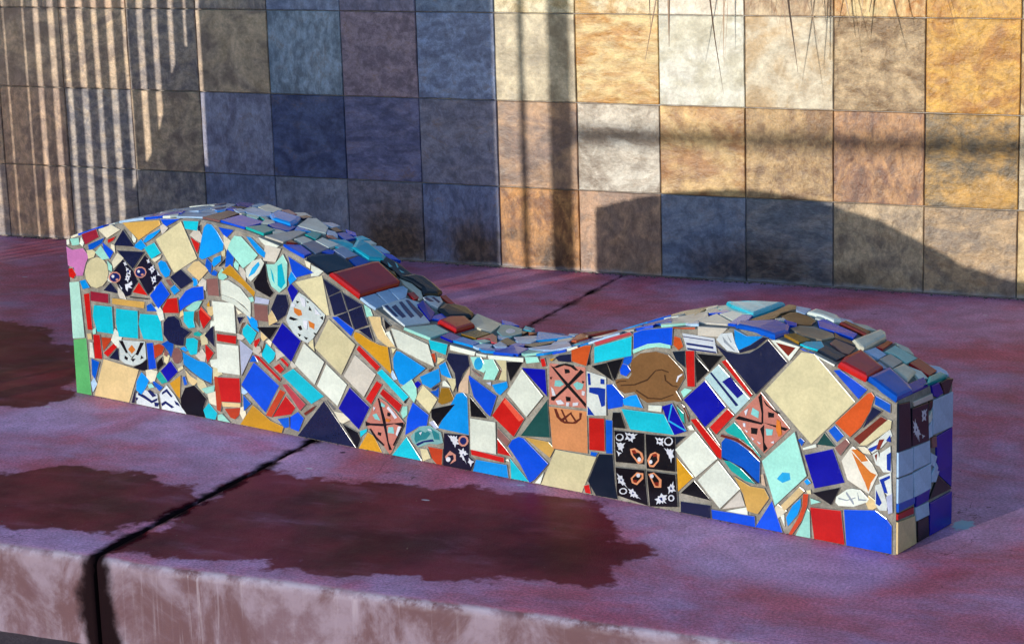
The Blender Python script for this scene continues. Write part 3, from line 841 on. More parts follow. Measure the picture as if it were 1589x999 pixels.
ppk 1702,209 1809,214 1807,311 1704,308|bk 3506,518 3590,452 3616,428 3619,448 3432,602 3413,607|bk 3511,529 3417,444 3427,437 3535,532 3609,601 3590,611|bk 3499,579 3528,587 3523,602 3495,602|bk 3504,444 3528,448 3529,468 3500,468|aq 3434,510 3468,511 3492,526 3469,543 3440,539|aq 3568,509 3597,517 3607,542 3569,549 3545,534|bk 3415,438 3432,438 3447,464 3413,455|wh 3423,461 3442,464 3429,494 3414,504|wh 3455,421 3494,431 3471,447 3441,439|wh 3503,422 3518,422 3523,441 3504,440|wh 3542,426 3571,434 3576,450 3542,442|wh 3596,489 3610,487 3616,507 3597,509|bk 3432,602 3451,601 3495,620 3533,617 3561,603 3576,605 3548,625 3500,629 3461,618|bk 3602,545 3612,555 3598,557|bk 3416,540 3423,553 3409,551
pbl 1813,197 1867,205 1868,295 1814,302|cob 3639,507 3691,502 3711,446 3732,457 3734,538 3692,538 3640,531|cob 3635,542 3650,544 3646,599 3630,600|cob 3706,557 3730,559 3730,582 3707,583|cob 3629,395 3669,400 3630,438
cb 1873,221 1913,233 1918,255 1888,281 1870,278
tc 1710,101 1810,104 1809,204 1701,201|brd 3444,359 3472,339 3491,346 3463,362 3445,400 3430,398|brd 3501,342 3511,345 3479,401 3469,399|brd 3526,383 3559,344 3568,349 3531,392|brd 3578,371 3540,347 3487,345 3462,344 3491,334 3554,341 3588,368 3594,399 3579,399|brd 3477,338 3536,393 3531,396 3463,346
k 1883,179 1921,181 1908,216 1887,213
cb 1572,83 1607,45 1635,3 1650,13 1691,58 1619,109 1604,111 1584,100
t 1578,3 1629,3 1575,51
dg 1613,117 1698,126 1694,215
r 1818,114 1861,117 1860,194 1818,190
bl 1867,113 1883,115 1884,193 1867,192
bl 1818,99 1834,98 1842,109 1820,109
dn 1811,34 1832,3 1893,3 1887,38 1883,110 1846,106
g 1697,76 1711,99 1695,112 1625,114
ce 1670,3 1789,3 1834,96 1717,96
w 1667,3 1678,34 1650,3
r 1801,3 1818,3 1813,26 1797,21
t 1838,328 1893,345 1942,359 1943,402 1838,364
pr 1843,371 1943,409 1938,412 1839,376
iv 1878,391 1891,396 1892,396 1878,391
cb 1951,376 1990,392 2024,400 2055,398 2058,438 1975,422 1952,412
a 1950,366 1978,379 2013,389 2051,390 2051,396 2024,398 1990,391 1949,372
bl 1919,337 1932,335 1941,344 1944,359 1933,361 1923,351
cb 1912,311 1927,308 1940,323 1932,333 1919,335 1911,320
or 2061,399 2073,389 2085,398 2078,416 2064,418
dn 2068,364 2090,351 2090,387 2058,381
r 2098,307 2116,309 2117,391 2096,388
or 2058,438 2085,438 2120,442 2120,447 2056,438
k 2123,320 2154,350 2122,379
k 2158,353 2189,388 2125,385
pst 2097,392 2177,395 2170,426 2085,427|nav 4191,806 4338,806 4337,816 4189,816|nav 4196,784 4354,788 4352,794 4194,793|nav 4173,840 4338,840 4337,844 4171,844
lg 2129,430 2183,433 2203,453 2129,448
fi 1897,286 1905,273 1921,266 1949,274 1967,261 1985,253 2035,263 2057,269 2071,267 2080,271 2066,290 2071,298 2089,325 2085,341 2063,359 2046,372 2012,376 1969,366 1944,348 1941,332 1943,313 1934,301 1917,300 1897,294|dbr 3822,563 3903,577 3976,610 4022,661 4054,669 4094,662 4094,667 4054,675 4018,664 3972,616 3898,582 3820,568|dbr 3909,551 3974,523 4051,530 4119,561 4119,566 4052,536 3979,529 3911,557|dbr 4068,648 4073,622 4111,601 4140,601 4142,606 4116,606 4080,626 4074,652|wh 4140,625 4150,647 4168,661 4170,669 4143,654 4134,626|dbr 3799,573 3818,582 3855,590 3853,594 3815,587 3797,578
sk 1920,238 1971,238 1955,265 1939,261 1918,250
w 1988,234 2023,236 2025,249 1989,245
t 1938,182 2056,186 2030,229 1915,226
dc 2044,215 2060,187 2092,200 2055,259 2028,248|sky 4086,438 4093,439 4113,513 4105,515|sky 4086,432 4179,397 4184,404 4090,439
te 2079,222 2088,216 2086,241 2066,257
mb 2092,242 2099,221 2101,235 2090,257 2078,265
a 2086,277 2111,300 2089,301 2078,291
dc 2144,219 2198,272 2145,325 2088,273
r 2174,206 2220,256 2205,267 2159,219
r 2175,153 2184,148 2186,170 2122,233 2108,229
n 2181,178 2185,179 2152,215
w 2103,203 2115,205 2106,217 2095,211
te 2204,212 2247,202 2277,174 2290,170 2262,198 2239,225 2222,238 2198,217
ppk 2224,248 2243,226 2300,180 2366,246 2293,318|bk 4589,542 4587,493 4597,494 4598,551 4590,636 4573,615|bk 4589,489 4589,499 4470,513 4450,496|bk 4593,430 4596,362 4618,383 4601,408 4601,491 4580,469|bk 4673,486 4710,478 4728,492 4681,496 4597,500|bk 4624,528 4652,532 4654,551 4623,553|bk 4533,440 4563,440 4568,469 4533,468|aq 4534,530 4572,517 4576,548 4543,562|aq 4614,444 4643,449 4648,476 4610,474|wh 4493,468 4504,466 4504,484 4491,483|wh 4512,440 4516,449 4499,454|wh 4542,409 4550,416 4533,425|wh 4575,397 4584,402 4563,410|wh 4652,412 4652,424 4635,414|wh 4508,519 4521,555 4500,540|org 4664,478 4677,446 4694,460 4686,519 4669,527|bk 4615,583 4677,551 4681,555 4623,584 4602,604
mb 2187,202 2224,198 2256,184 2281,165 2288,166 2271,183 2234,202 2189,206
pfo 1894,96 1972,102 1973,175 1891,170|wh 3841,306 3883,300 3911,344 3842,341|wh 3803,252 3826,244 3841,290 3790,286|wh 3802,220 3821,239 3791,246|bk 3865,317 3874,330 3851,331|wh 3830,327 3819,331 3804,329 3792,321 3788,309 3792,299 3803,295 3818,297 3830,305 3834,317|bk 3824,324 3815,328 3805,326 3796,320 3793,312 3796,305 3804,302 3815,303 3823,309 3827,317|pea 3874,240 3913,200 3938,210 3945,231 3937,257 3896,274 3869,265|bk 3886,238 3918,211 3934,229 3923,253 3879,258|mar 3886,245 3909,249 3896,266 3877,260|wh 3928,231 3923,234 3917,233 3912,228 3910,222 3912,215 3917,212 3923,213 3928,218 3930,225
pfo 1982,94 2060,99 2060,180 1979,174|wh 4020,313 4056,307 4057,346 4012,343|wh 4078,275 4100,236 4116,266 4115,301 4061,300|bk 4029,323 4048,329 4025,334|wh 4106,351 4094,357 4079,354 4066,345 4061,331 4066,319 4078,314 4093,316 4106,326 4111,339|bk 4101,348 4092,353 4081,351 4072,344 4068,334 4071,326 4080,321 4091,323 4101,330 4104,340|pea 3979,197 4004,199 4032,233 4036,265 4010,273 3983,259 3966,225|bk 3984,206 4000,208 4025,236 4019,263 3992,254 3977,224|mar 4001,248 4024,255 4019,268 3994,260|wh 3994,229 3990,232 3984,231 3979,226 3977,220 3979,215 3984,212 3989,213 3994,217 3996,223
pfo 1896,14 1980,3 1974,87 1894,81|wh 3799,89 3850,73 3823,128 3793,135|wh 3867,32 3923,30 3882,74 3854,70|wh 3845,66 3834,70 3819,67 3807,59 3803,49 3807,40 3818,37 3833,39 3845,47 3849,57|bk 3839,62 3831,65 3821,63 3813,58 3810,50 3813,44 3821,42 3831,43 3839,49 3842,56|pea 3878,102 3906,96 3944,134 3944,160 3907,159 3872,124|bk 3887,111 3906,110 3934,139 3935,150 3912,151 3883,126|mar 3888,107 3906,106 3906,122 3883,118|wh 3925,153 3920,155 3913,154 3907,150 3905,144 3907,138 3913,135 3919,137 3925,141 3927,147
pfo 1989,3 2066,15 2061,90 1982,86|wh 4084,84 4125,103 4112,148 4080,115|wh 4015,21 4070,35 4075,75 4043,78 4006,44|wh 4114,78 4105,82 4094,80 4085,73 4081,62 4085,53 4094,49 4105,51 4114,58 4118,68|bk 4108,73 4103,76 4096,75 4091,70 4089,64 4091,58 4096,55 4103,56 4108,61 4110,67|pea 4007,101 4044,107 4047,145 4004,174 3972,160|bk 4010,113 4030,115 4033,139 4004,166 3983,158|mar 4012,110 4030,111 4030,131 4003,126|wh 4001,161 3996,164 3989,163 3983,158 3981,152 3983,147 3988,144 3995,145 4001,150 4003,156
w 2115,94 2174,147 2117,201 2062,150
m 2068,53 2108,92 2065,131
k 2154,45 2112,83 2076,49
dn 2062,161 2091,187 2061,182
w 2181,31 2234,85 2178,141 2124,87
n 2075,3 2156,3 2155,31 2074,27
bl 2190,154 2246,138 2281,113 2287,110 2289,158 2262,178 2234,192 2200,200 2189,187
n 2191,148 2221,144 2251,129 2283,107 2286,110 2255,134 2225,148 2190,153
te 2214,125 2251,108 2276,105 2238,133 2208,145 2195,145
a 2328,64 2409,145 2380,239 2296,160|sky 4697,237 4739,259 4734,289 4697,286 4667,251
lp 2293,104 2304,102 2298,131 2291,128
g 2246,75 2256,38 2282,35 2312,77 2300,96 2263,95 2223,111
lg 2189,30 2248,48 2236,77
w 2254,28 2254,44 2198,26
cb 2162,3 2275,3 2274,26 2160,22
cb 2278,3 2346,3 2319,68
w 2353,15 2352,45 2338,45
pls 2224,260 2261,299 2183,367 2147,332|nav 4453,554 4466,562 4328,696 4318,692|dc2 4462,593 4494,620 4424,688 4383,660
r 2265,306 2269,311 2202,381 2192,376
n 2280,315 2359,396 2312,439 2289,420 2264,404 2236,398 2206,400 2185,409 2174,413
pwv 2206,404 2236,404 2226,421 2219,445 2189,439 2178,425|gre 4396,843 4447,812 4455,813 4430,833 4387,869|gre 4430,848 4438,849 4413,879
sk 2227,429 2234,409 2264,424 2298,447 2258,442 2226,453
n 2238,403 2279,419 2309,445 2300,445 2264,422 2236,409
w 2366,402 2391,434 2341,443 2323,441|mar 4683,861 4728,822 4765,864 4666,877
cb 2403,427 2421,426 2434,422 2421,426 2399,432 2392,431
ce 2421,221 2528,330 2428,423 2397,422 2305,324
w 2432,420 2478,401 2480,406 2430,424
or 2519,252 2545,278 2566,315 2576,349 2570,356 2562,353 2484,277
cb 2539,340 2558,361 2492,396 2480,393
bl 2580,333 2615,320 2615,337 2582,350
n 2551,277 2594,319 2575,325
dc 2430,120 2503,145 2475,215 2406,191
sk 2411,123 2422,130 2413,140 2403,131
bl 2397,210 2405,223 2395,230 2387,224
w 2401,202 2436,214 2434,222 2399,207
dg 2481,223 2456,249 2438,222
bl 2486,235 2501,250 2481,269 2466,256
mb 2541,238 2608,302 2595,306 2528,247
ce 2559,239 2616,284 2618,300 2610,302 2543,236
pb 2495,207 2517,236 2509,244 2483,220
por 2513,153 2536,142 2564,130 2585,175 2573,195 2555,213 2525,228 2519,222 2499,193|org 5062,429 5094,397 5126,406 5110,429 5070,451 5044,444|org 5079,365 5107,311 5127,289 5166,350 5138,357 5086,400 5046,434|org 5127,267 5139,305 5111,304
pbl 2573,223 2594,239 2619,268 2614,280 2563,232|cob 5142,449 5177,476 5177,490 5127,461|mar 5165,463 5181,466 5204,516 5179,509|cob 5234,506 5232,539 5212,510
pbl 2590,198 2601,185 2619,188 2616,242 2593,224|cob 5219,381 5238,378 5237,463 5217,449
pbl 2595,148 2611,134 2620,135 2618,184 2590,169|cob 5206,276 5224,276 5206,327 5235,347 5233,359 5183,331
pbl 2581,197 2589,194 2591,213 2587,229 2573,219|mar 5166,409 5171,446 5158,437
b 2353,55 2403,108 2393,115 2345,64
sk 2361,21 2385,51 2393,72 2393,87 2374,69 2357,37
rb 2399,69 2389,43 2366,3 2372,3 2397,40 2410,77 2412,101 2401,100
ce 2412,103 2422,104 2420,114 2408,111
a 2421,80 2447,90 2419,95
a 2399,33 2384,3 2418,3 2416,63 2412,67
k 2471,89 2492,130 2428,108
w 2492,91 2528,95 2560,110 2564,116 2544,133 2524,133 2512,129 2487,109 2485,97|gre 4983,211 5024,209 5068,229 5064,232 5024,214 4983,218|gre 5019,243 5052,200 5060,198 5056,212 5023,251|gre 5080,220 5116,224 5120,230 5084,228 5076,256
r 2430,3 2504,3 2496,78 2421,73
cb 2512,3 2620,3 2620,65 2608,79 2582,93 2506,82
pbl 2582,108 2592,97 2608,99 2609,113 2595,156 2582,150|cob 5166,220 5183,212 5195,229 5167,283
l 2614,93 2622,97 2621,138 2609,129
lg 773,466 816,466 837,501 783,507
a 1269,210 1235,186 1255,171 1273,153 1282,171 1282,190
iv 539,46 566,43 562,81 532,70
sk 308,448 328,460 310,476 276,454
iv 311,74 326,80 339,108 315,110 295,105 296,87
w 577,173 551,167 554,151 578,149
lg 502,507 524,496 543,490 548,508 536,525 520,522
iv 1051,74 1031,87 999,87 1015,64 1028,62
sk 715,280 739,270 734,301 700,310
bl 641,481 631,435 657,438 663,462
w 205,191 180,210 161,175 186,156
lb 86,38 76,54 62,39 66,13
bl 391,202 366,190 387,176 398,158 407,180 410,197
ce 495,98 499,85 515,72 529,90 517,106 497,113
ce 85,424 89,402 111,409 119,423 108,428
lg 704,423 695,434 677,440 686,417 702,404
lg 496,174 513,162 529,162 534,180 522,194
b 811,307 794,333 780,317 782,293
lg 540,392 522,373 550,361 553,387
bl 563,450 557,429 574,409 580,438
a 186,391 165,405 169,377 184,374
iv 186,454 184,441 202,427 201,451
w 54,441 68,433 75,445 64,462
w 965,445 982,457 965,463 944,469 942,441
ce 561,149 560,137 558,117 578,128 592,135 578,148
w 357,272 366,256 381,261 377,283 367,294 348,291
lg 231,301 221,318 202,331 201,314 208,302
a 1146,361 1139,376 1119,385 1127,356
a 618,427 601,409 603,399 618,397 634,406
iv 673,33 670,54 655,49 653,32 662,19
sk 871,445 859,424 863,411 887,428
lg 419,519 403,527 391,522 391,513 396,501 408,509
iv 2336,35 2357,54 2336,65 2329,56
b 2565,124 2559,107 2565,95 2575,96 2585,103 2581,115
ce 391,159 370,164 370,148 370,141 378,135 384,142
bl 699,181 720,185 733,185 721,201 711,202 707,195
lg 831,216 816,225 799,232 800,214 801,200 814,210
ce 1385,230 1395,215 1402,199 1411,217 1411,231
bl 1344,178 1353,175 1355,183 1356,203 1345,193 1327,188
b 747,253 757,245 773,257 749,272
w 191,350 172,371 162,347 175,343
iv 656,506 632,518 630,496 638,479
lb 663,90 674,88 688,97 663,111
iv 2550,219 2556,218 2571,218 2562,231 2554,234 2537,232
ce 918,254 925,251 941,241 938,255 937,275 923,265
sk 519,388 499,392 504,379 503,366 515,368 522,377
ce 635,482 619,474 620,461 633,462
w 280,464 288,468 291,477 276,491 274,473
sk 453,194 436,186 456,178 468,185
ce 520,230 523,207 546,213 540,242
lg 848,193 856,184 874,190 855,206
lb 1221,204 1215,213 1207,228 1200,218 1202,207 1208,200
lg 742,228 720,228 716,213 732,206 747,203
lg 681,253 659,256 658,239 676,238 688,246
iv 764,247 772,239 782,233 788,248 777,254
w 557,257 576,266 575,280 562,278
b 441,272 458,281 456,297 444,289
b 564,292 574,299 574,318 551,314 554,298
a 83,182 97,186 99,206 83,196
a 726,363 707,359 718,346 730,351
a 664,436 679,427 683,446 671,455 662,445
iv 942,475 920,482 926,464 938,459"""
TOP = """w 4,251 234,85 200,117 4,251
mb 200,122 328,46 200,175 200,123
pr 200,211 200,244 200,251 200,251 200,223
b 200,251 229,251 220,251 200,251
w 309,239 388,207 349,251 289,251 239,251
lb 362,101 434,100 433,156 350,213 200,251 200,223
pst 467,123 503,124 461,214 378,251 415,158|nav 815,376 852,428 788,497 733,456|nav 944,255 973,295 936,344 908,284
dc 492,198 534,196 507,240 443,251 453,228
n 539,150 535,183 502,194 489,176
pb 599,16 573,113 520,132 536,18
cb 695,12 690,91 595,100 602,19
lb 590,129 645,129 654,154 622,188 563,189 558,157
te 673,109 688,115 659,133 640,125
te 759,16 753,63 710,68 698,16
iv 614,180 639,192 627,228 555,246 562,203
pr 662,197 695,193 692,215 639,240 633,221
n 727,203 735,230 712,232 705,207
sk! 692,121 751,126 742,162 723,195 636,202 653,152
bl 738,75 775,94 762,133 714,113 712,84
w 810,160 835,170 808,210 747,232 734,215 762,146
lg 823,21 820,52 800,129 782,119 772,11
te 852,114 833,154 810,147 814,117
w 861,57 852,101 822,100 826,64
mb 852,45 825,49 832,24
cb 917,-1 913,28 864,42 842,7
sb 922,37 912,100 859,103 860,55
dn 998,-1 1004,71 999,90 946,88 923,29 929,-1
w 911,98 908,140 857,136 865,102
pb 867,157 885,166 857,175 845,163
bl 893,183 897,217 856,224 850,199
l 966,100 968,144 923,139 928,101
pb 973,107 971,147 962,123 967,101
bl 1006,101 1000,155 972,146 976,107
dn 840,206 844,227 814,235 816,211
t! 993,160 1009,200 998,223 936,227 906,216 938,157
pwv 1193,20 1241,10 1257,85 1189,119 1175,143 1150,125 1149,76 1151,29|nav 2415,36 2422,53 2308,88 2307,64|nav 2443,60 2446,88 2321,136 2329,95|nav 2461,101 2458,137 2312,197 2311,173|nav 2476,154 2466,197 2314,246 2308,228
dc 1251,93 1249,101 1228,140 1176,158 1183,129
pwv 1193,163 1213,171 1198,209 1179,223 1164,199 1165,174|nav 2338,340 2395,348 2389,375 2332,367|nav 2344,392 2400,382 2392,405 2346,409
k! 1105,198 1135,201 1158,183 1171,223 1167,244 1133,251 1100,251 1083,232 1079,184
iv 1107,170 1140,172 1167,153 1162,173 1141,192 1109,194 1083,180
r 1161,141 1160,161 1137,167 1136,148
k 1043,195 1074,191 1075,231 1032,234 1001,222 1006,193|aq 2088,426 2089,452 2047,456|aq 2069,384 2074,404 2034,412|aq 2128,412 2134,431 2102,423
om 1058,177 1073,178 1052,191 1045,180
rb 1204,225 1221,234 1179,246 1177,229
r! 1101,-1 1099,152 1094,163 1010,177 1006,157 1006,43 1006,-1
lb 1135,-1 1151,3 1148,48 1108,50 1108,0
lb 1149,52 1146,93 1107,102 1107,60
lb 1147,99 1146,124 1123,159 1110,158 1106,107
a 1332,-1 1332,70 1278,84 1251,-1
k! 1266,149 1296,205 1286,227 1248,244 1223,226 1211,202 1222,164
r! 1344,86 1346,155 1290,185 1270,151 1273,103
iv 1344,158 1407,144 1379,225 1288,241 1313,183
om 1417,73 1415,131 1372,135 1368,80
dc 1387,18 1386,57 1341,67 1343,29
sk 1448,22 1442,55 1387,59 1389,21
pr 1444,97 1464,78 1481,76 1441,124 1422,134 1423,75
lb 1469,15 1493,29 1477,62 1453,47 1452,22
psw 1452,136 1468,152 1472,187 1446,221 1411,225 1389,214 1418,160|wh 2882,399 2865,400 2855,389 2854,370 2864,350 2880,337 2896,336 2906,347 2907,367 2897,387
k 1479,184 1471,217 1454,209
or 1491,195 1493,223 1471,217
l 1501,135 1521,169 1519,208 1498,192 1477,153
dn 1511,83 1515,114 1469,134 1473,99
cb 1524,28 1532,52 1508,61 1496,31
k 1582,93 1601,143 1587,172 1548,133 1537,108
bl 1594,-1 1582,18 1552,11
lb 1624,51 1684,37 1726,56 1654,143 1608,104 1582,73
iv 1609,153 1633,171 1618,212 1581,201
or! 1681,139 1690,174 1664,214 1613,251 1620,222 1652,158
mb! 1671,207 1723,251 1710,251 1618,251
lg 1941,11 1907,93 1762,251 1735,251 1687,195
sk 1752,251 1828,248 1835,251 1828,251 1765,251 1740,251
bl 1863,215 1942,163 1858,251 1832,251 1828,234
bl 1957,34 2030,34 1979,110 1777,251 1894,121
l 1835,251 1902,251 1906,251 1840,251
b 2034,129 2007,208 2000,251 1920,251 1899,234
lg 2112,31 2188,24 2195,36 2093,128 2094,51
w 2075,134 2083,158 2035,217 2031,179
a 2099,171 2167,126 2188,127 2140,175 2045,251 2019,251 2054,192
w 2189,52 2174,104 2174,118 2120,155 2105,126
t! 2085,207 2156,148 2199,117 2201,181 2199,251 2129,251 2102,251 2082,251 2062,251 2043,251
cb 2210,24 2213,73 2198,112 2173,113 2192,25
bl! 2220,12 2270,9 2328,-1 2331,50 2311,90 2265,110 2198,46
fi 2240,82 2251,120 2239,167 2246,221 2232,248 2213,251 2219,172 2214,78
fi 2284,125 2316,124 2334,144 2324,179 2298,197 2261,206 2251,191 2254,151
gb 2362,54 2402,73 2410,114 2395,132 2347,133 2323,113 2319,81
om 2381,11 2387,47 2347,52 2336,29
lb 2258,212 2280,206 2269,251 2228,250
w! 2321,213 2359,201 2365,224 2340,246 2300,251 2285,249 2286,212
cb 2359,140 2397,146 2434,154 2427,184 2336,198 2332,179
dn 2416,109 2456,122 2455,138 2417,129 2395,142
pb 2460,61 2471,70 2461,117 2417,111 2423,77
dn 2473,14 2472,55 2427,51 2430,12
mb! 2444,196 2439,222 2376,224 2375,204
iv! 2469,119 2478,123 2472,233 2460,251 2447,251 2445,136
r 2495,177 2487,237 2480,234 2485,174
r! 2551,5 2545,86 2478,106 2480,34 2489,-1
lb 2514,125 2511,164 2485,166 2482,124
a 2527,185 2555,178 2554,227 2501,227 2505,175
lg 2552,118 2547,171 2518,173 2520,122
iv! 2599,97 2587,157 2556,162 2558,110
l 2514,99 2515,111 2491,119 2482,112
l 2545,93 2550,106 2524,115 2521,100
r 2607,183 2603,224 2558,229 2561,185
bl! 2628,-1 2628,68 2605,87 2576,96 2550,106 2552,12
dc 2628,70 2628,137 2606,159 2606,87
te! 2628,138 2628,124 2628,201 2628,224 2613,221 2613,172
cb 96,182 7,120 42,9 148,8 162,134
lb 533,23 523,85 450,133 383,96 446,8
sk 1784,124 1726,62 1792,10 1848,76
w 133,34 197,8 220,93 162,122
lb 198,168 199,237 132,250 117,179
cb 371,8 416,52 384,97 302,92 300,15
w 2025,48 2093,23 2091,94 2041,167 1974,122
cb 19,130 86,178 42,222 6,184
lb 274,77 232,95 207,18 263,8 313,8 300,41
t 1747,147 1686,143 1700,95 1748,90
sk 1492,232 1545,156 1610,211 1554,250
cb 1600,8 1584,70 1525,87 1527,8
lb 121,217 110,249 48,238 86,200
lb 1830,48 1858,9 1902,7 1881,50
w 286,157 257,168 257,126 275,107 309,99 309,138
t 894,182 871,145 915,122 948,149 924,178
a 1620,10 1660,24 1631,47 1593,61 1601,22
w 1939,142 1983,133 1973,174 1930,185
t 2389,31 2389,8 2405,8 2426,17 2426,42 2407,62
lb 252,180 220,203 222,159 253,137
lb 546,194 553,240 524,249 523,221
lb 1532,174 1515,150 1502,127 1526,112 1545,131 1543,155
t 920,251 894,250 888,223 910,222
w 413,45 400,31 395,7 419,9 429,27
a 2035,43 2011,22 2022,7 2046,9 2075,23 2057,34
cb 1240,126 1250,107 1269,127 1263,148 1239,158
lb 814,222 814,250 789,250 772,226 793,219
w 674,229 703,203 726,237 690,250
lb 1834,41 1813,28 1815,8 1855,11
cb 180,166 152,161 174,140 198,132 198,155
iv 38,18 24,51 7,26 6,13 22,8
sk 1679,9 1701,37 1658,42 1659,8
cb 1746,43 1714,47 1708,8 1743,9
lb 1501,49 1523,64 1503,84 1476,95 1484,61
a 1455,52 1455,83 1437,84 1422,59
cb 2105,134 2115,152 2083,174 2072,132
cb 1686,148 1704,148 1735,154 1717,171 1698,187 1692,169
lb 1603,152 1619,120 1648,144 1640,178
cb 1365,247 1384,225 1397,223 1424,237 1392,250
t 1438,250 1453,220 1475,223 1465,250
a 653,101 641,122 622,127 599,120 617,102 628,100
lb 577,138 567,146 542,155 531,140 551,126 572,117
cb 503,138 537,130 525,156 492,164
sk 781,111 788,128 806,143 781,149 756,151 768,132
lb 847,170 872,177 855,194 839,203 821,196 835,178
cb 1944,17 1954,7 1974,8 1993,12 1985,33 1963,31
w 768,45 775,67 776,82 756,80 736,68
cb 940,80 930,100 918,89 920,66
w 678,109 694,78 712,107 697,120
cb 2281,120 2302,98 2319,104 2308,122
w 2612,168 2590,181 2568,169 2603,143
cb 888,233 869,250 842,246 865,226
iv 2417,250 2390,239 2420,226 2442,247
lb 2583,230 2606,222 2621,228 2626,239 2615,249 2598,250
iv 597,118 577,128 577,112 595,103
iv 2020,246 2008,225 2011,211 2027,193 2032,213 2032,225
cb 1006,229 1022,251 996,249 981,227
lb 2351,241 2374,210 2390,239 2376,249
cb 37,224 20,245 7,225 6,205 26,210
w 2317,190 2332,191 2331,208 2309,210
lb 2097,41 2082,19 2101,8 2121,7 2110,27
w 1763,32 1748,32 1747,14 1759,10 1779,8 1771,25
cb 344,112 329,121 312,121 313,107 326,100
iv 1769,133 1752,129 1751,106 1773,117
sk 1489,8 1501,8 1522,17 1511,29 1493,39 1476,16
sk 488,112 509,98 520,114 506,134
w 2263,142 2254,123 2263,112 2282,125
lb 1470,115 1468,145 1438,138 1453,117
cb 1517,94 1522,77 1550,95 1540,115 1517,110
w 541,179 547,160 558,176 570,193 548,198 537,195
lb 984,234 987,250 959,249 950,229 969,228
w 941,250 924,250 919,224 938,230
lb 1603,250 1578,250 1588,231 1611,225
iv 2494,243 2514,230 2540,235 2521,249"""
END = """dn 3,234 60,230 52,331 3,337
pbw 65,231 138,226 132,311 62,314|wh 133,521 186,468 200,497 147,576 128,573|wh 210,553 244,549 250,599 205,602|wh 216,475 238,481 208,495
lb 159,234 251,231 251,308 157,310
lg 73,319 157,316 153,326 69,327
dc 182,144 251,140 251,226 178,222
pb 156,205 177,202 174,225 155,226
lb 3,177 67,173 66,224 3,229
lb 74,174 149,173 146,221 73,224
lb 3,116 70,112 69,165 3,170
lb 78,113 153,112 152,167 74,166
bl 3,99 78,98 78,110 3,115
dc 84,89 140,89 145,110 84,109
r 3,81 74,76 73,88 3,91
b 3,4 86,4 79,66 3,73
lb 90,55 144,54 141,82 84,84
k 97,4 148,4 144,48 95,51
dc 151,4 251,4 251,77 149,77
k 251,86 186,130 149,89
dc 251,92 251,139 181,141
k 212,314 234,312 252,338 223,344 194,342
dc 201,319 183,344 152,344 159,323 176,315
lb 157,142 158,126 175,122 191,143 176,162
lb 177,178 152,192 156,167 168,158
lb 155,264 140,253 140,247 142,229 158,231 155,250
w 156,273 153,291 138,279 139,263 151,265
k 159,312 140,313 138,300 138,293 147,290 156,297"""
rt = random.Random(11)
for c, p, m in read(FRONT): make_tile(c, p, m, map_front, 0.0042, rt)
for c, p, m in read(TOP): make_tile(c, p, m, map_top, 0.0044, rt)
for c, p, m in read(END): make_tile(c, p, m, map_end, 0.0040, rt)

# ------------------------------------------------------------------ things beyond the frame whose shade falls on the wall
K = 0.43; KZ = 0.128
def wood(name, a, b):
    k = N(name); p = k.n("ShaderNodeTexCoord").outputs['Object']
    n1 = k.noise(k.mapv(p, (14, 14, 1.2)), 3, 5, 0.6, 0.6)
    k.P('Base Color', k.mix(k.smooth(n1, 0.3, 0.7), a, b)); k.P('Roughness', 0.75); k.bump(n1, 0.4, 0.004)
    return k.m
MAT_WOOD = wood("weathered_wood", (0.16, 0.10, 0.07), (0.30, 0.21, 0.15))
def boxmesh(name, x0, x1, y0, y1, z0, z1, bev=0.003):
    bm = bmesh.new(); bmesh.ops.create_cube(bm, size=1)
    bmesh.ops.scale(bm, vec=(x1 - x0, y1 - y0, z1 - z0), verts=bm.verts)
    bmesh.ops.translate(bm, vec=((x0 + x1) / 2, (y0 + y1) / 2, (z0 + z1) / 2), verts=bm.verts)
    if bev: bmesh.ops.bevel(bm, geom=bm.edges[:], offset=bev, segments=1, affect='EDGES')
    me = bpy.data.meshes.new(name); bm.to_mesh(me); bm.free(); return me

# slatted screen, close to the wall at the left
YS = -1.15
screen = empty('slatted_screen', (-2.2, YS, 0))
tag(screen, 'upright slatted timber screen left of the bench, striping the wall with shade', 'fence')
OPEN = [(-2.09, .013), (-1.998, .014), (-1.938, .031), (-1.869, .034), (-1.803, .030), (-1.735, .036), (-1.668, .030), (-1.600, .036), (-1.530, .032),
        (-1.462, .034), (-1.397, .031), (-1.327, .028), (-1.265, .018), (-1.209, .024), (-1.139, .030)]
prev = -2.16
for cx, w in OPEN + [(-1.06, 0.0)]:
    x0, x1 = prev, cx - w / 2
    me = boxmesh('slat', x0 + 2.2 + K * YS, x1 + 2.2 + K * YS, -0.011, 0.011, 0.0, 1.22, 0.0015)
    link('slat', me, screen, [MAT_WOOD])
    prev = cx + w / 2
for z in (1.13,):
    link('rail', boxmesh('rail', -2.16 + 2.2 + K * YS, -1.06 + 2.2 + K * YS, -0.052, -0.0115, z, z + 0.07), screen, [MAT_WOOD])
def plank(pts, y0, y1, name, parent):
    """board cut to an outline (x, z) with real thickness"""
    n = len(pts)
    vv = [(x, y0, z) for x, z in pts] + [(x, y1, z) for x, z in pts]
    ff = [tuple(range(n))[::-1], tuple(range(n, 2 * n))] + [(i, (i + 1) % n, n + (i + 1) % n, n + i) for i in range(n)]
    me = bpy.data.meshes.new(name); me.from_pydata(vv, [], ff); me.update()
    return link(name, me, parent, [MAT_WOOD])
q = lambda L_: [(x + 2.2 + K * YS, z - KZ * YS) for x, z in L_]
plank(q([(-1.62, -0.14), (-1.567, .148), (-1.489, .281), (-1.414, .383), (-1.328, .649), (-1.272, .76), (-1.236, .76), (-1.236, .33), (-1.236, -0.14)]), 0.012, 0.03, 'shade_mask', screen)  # added masks that cut off the lower ends of the light stripes
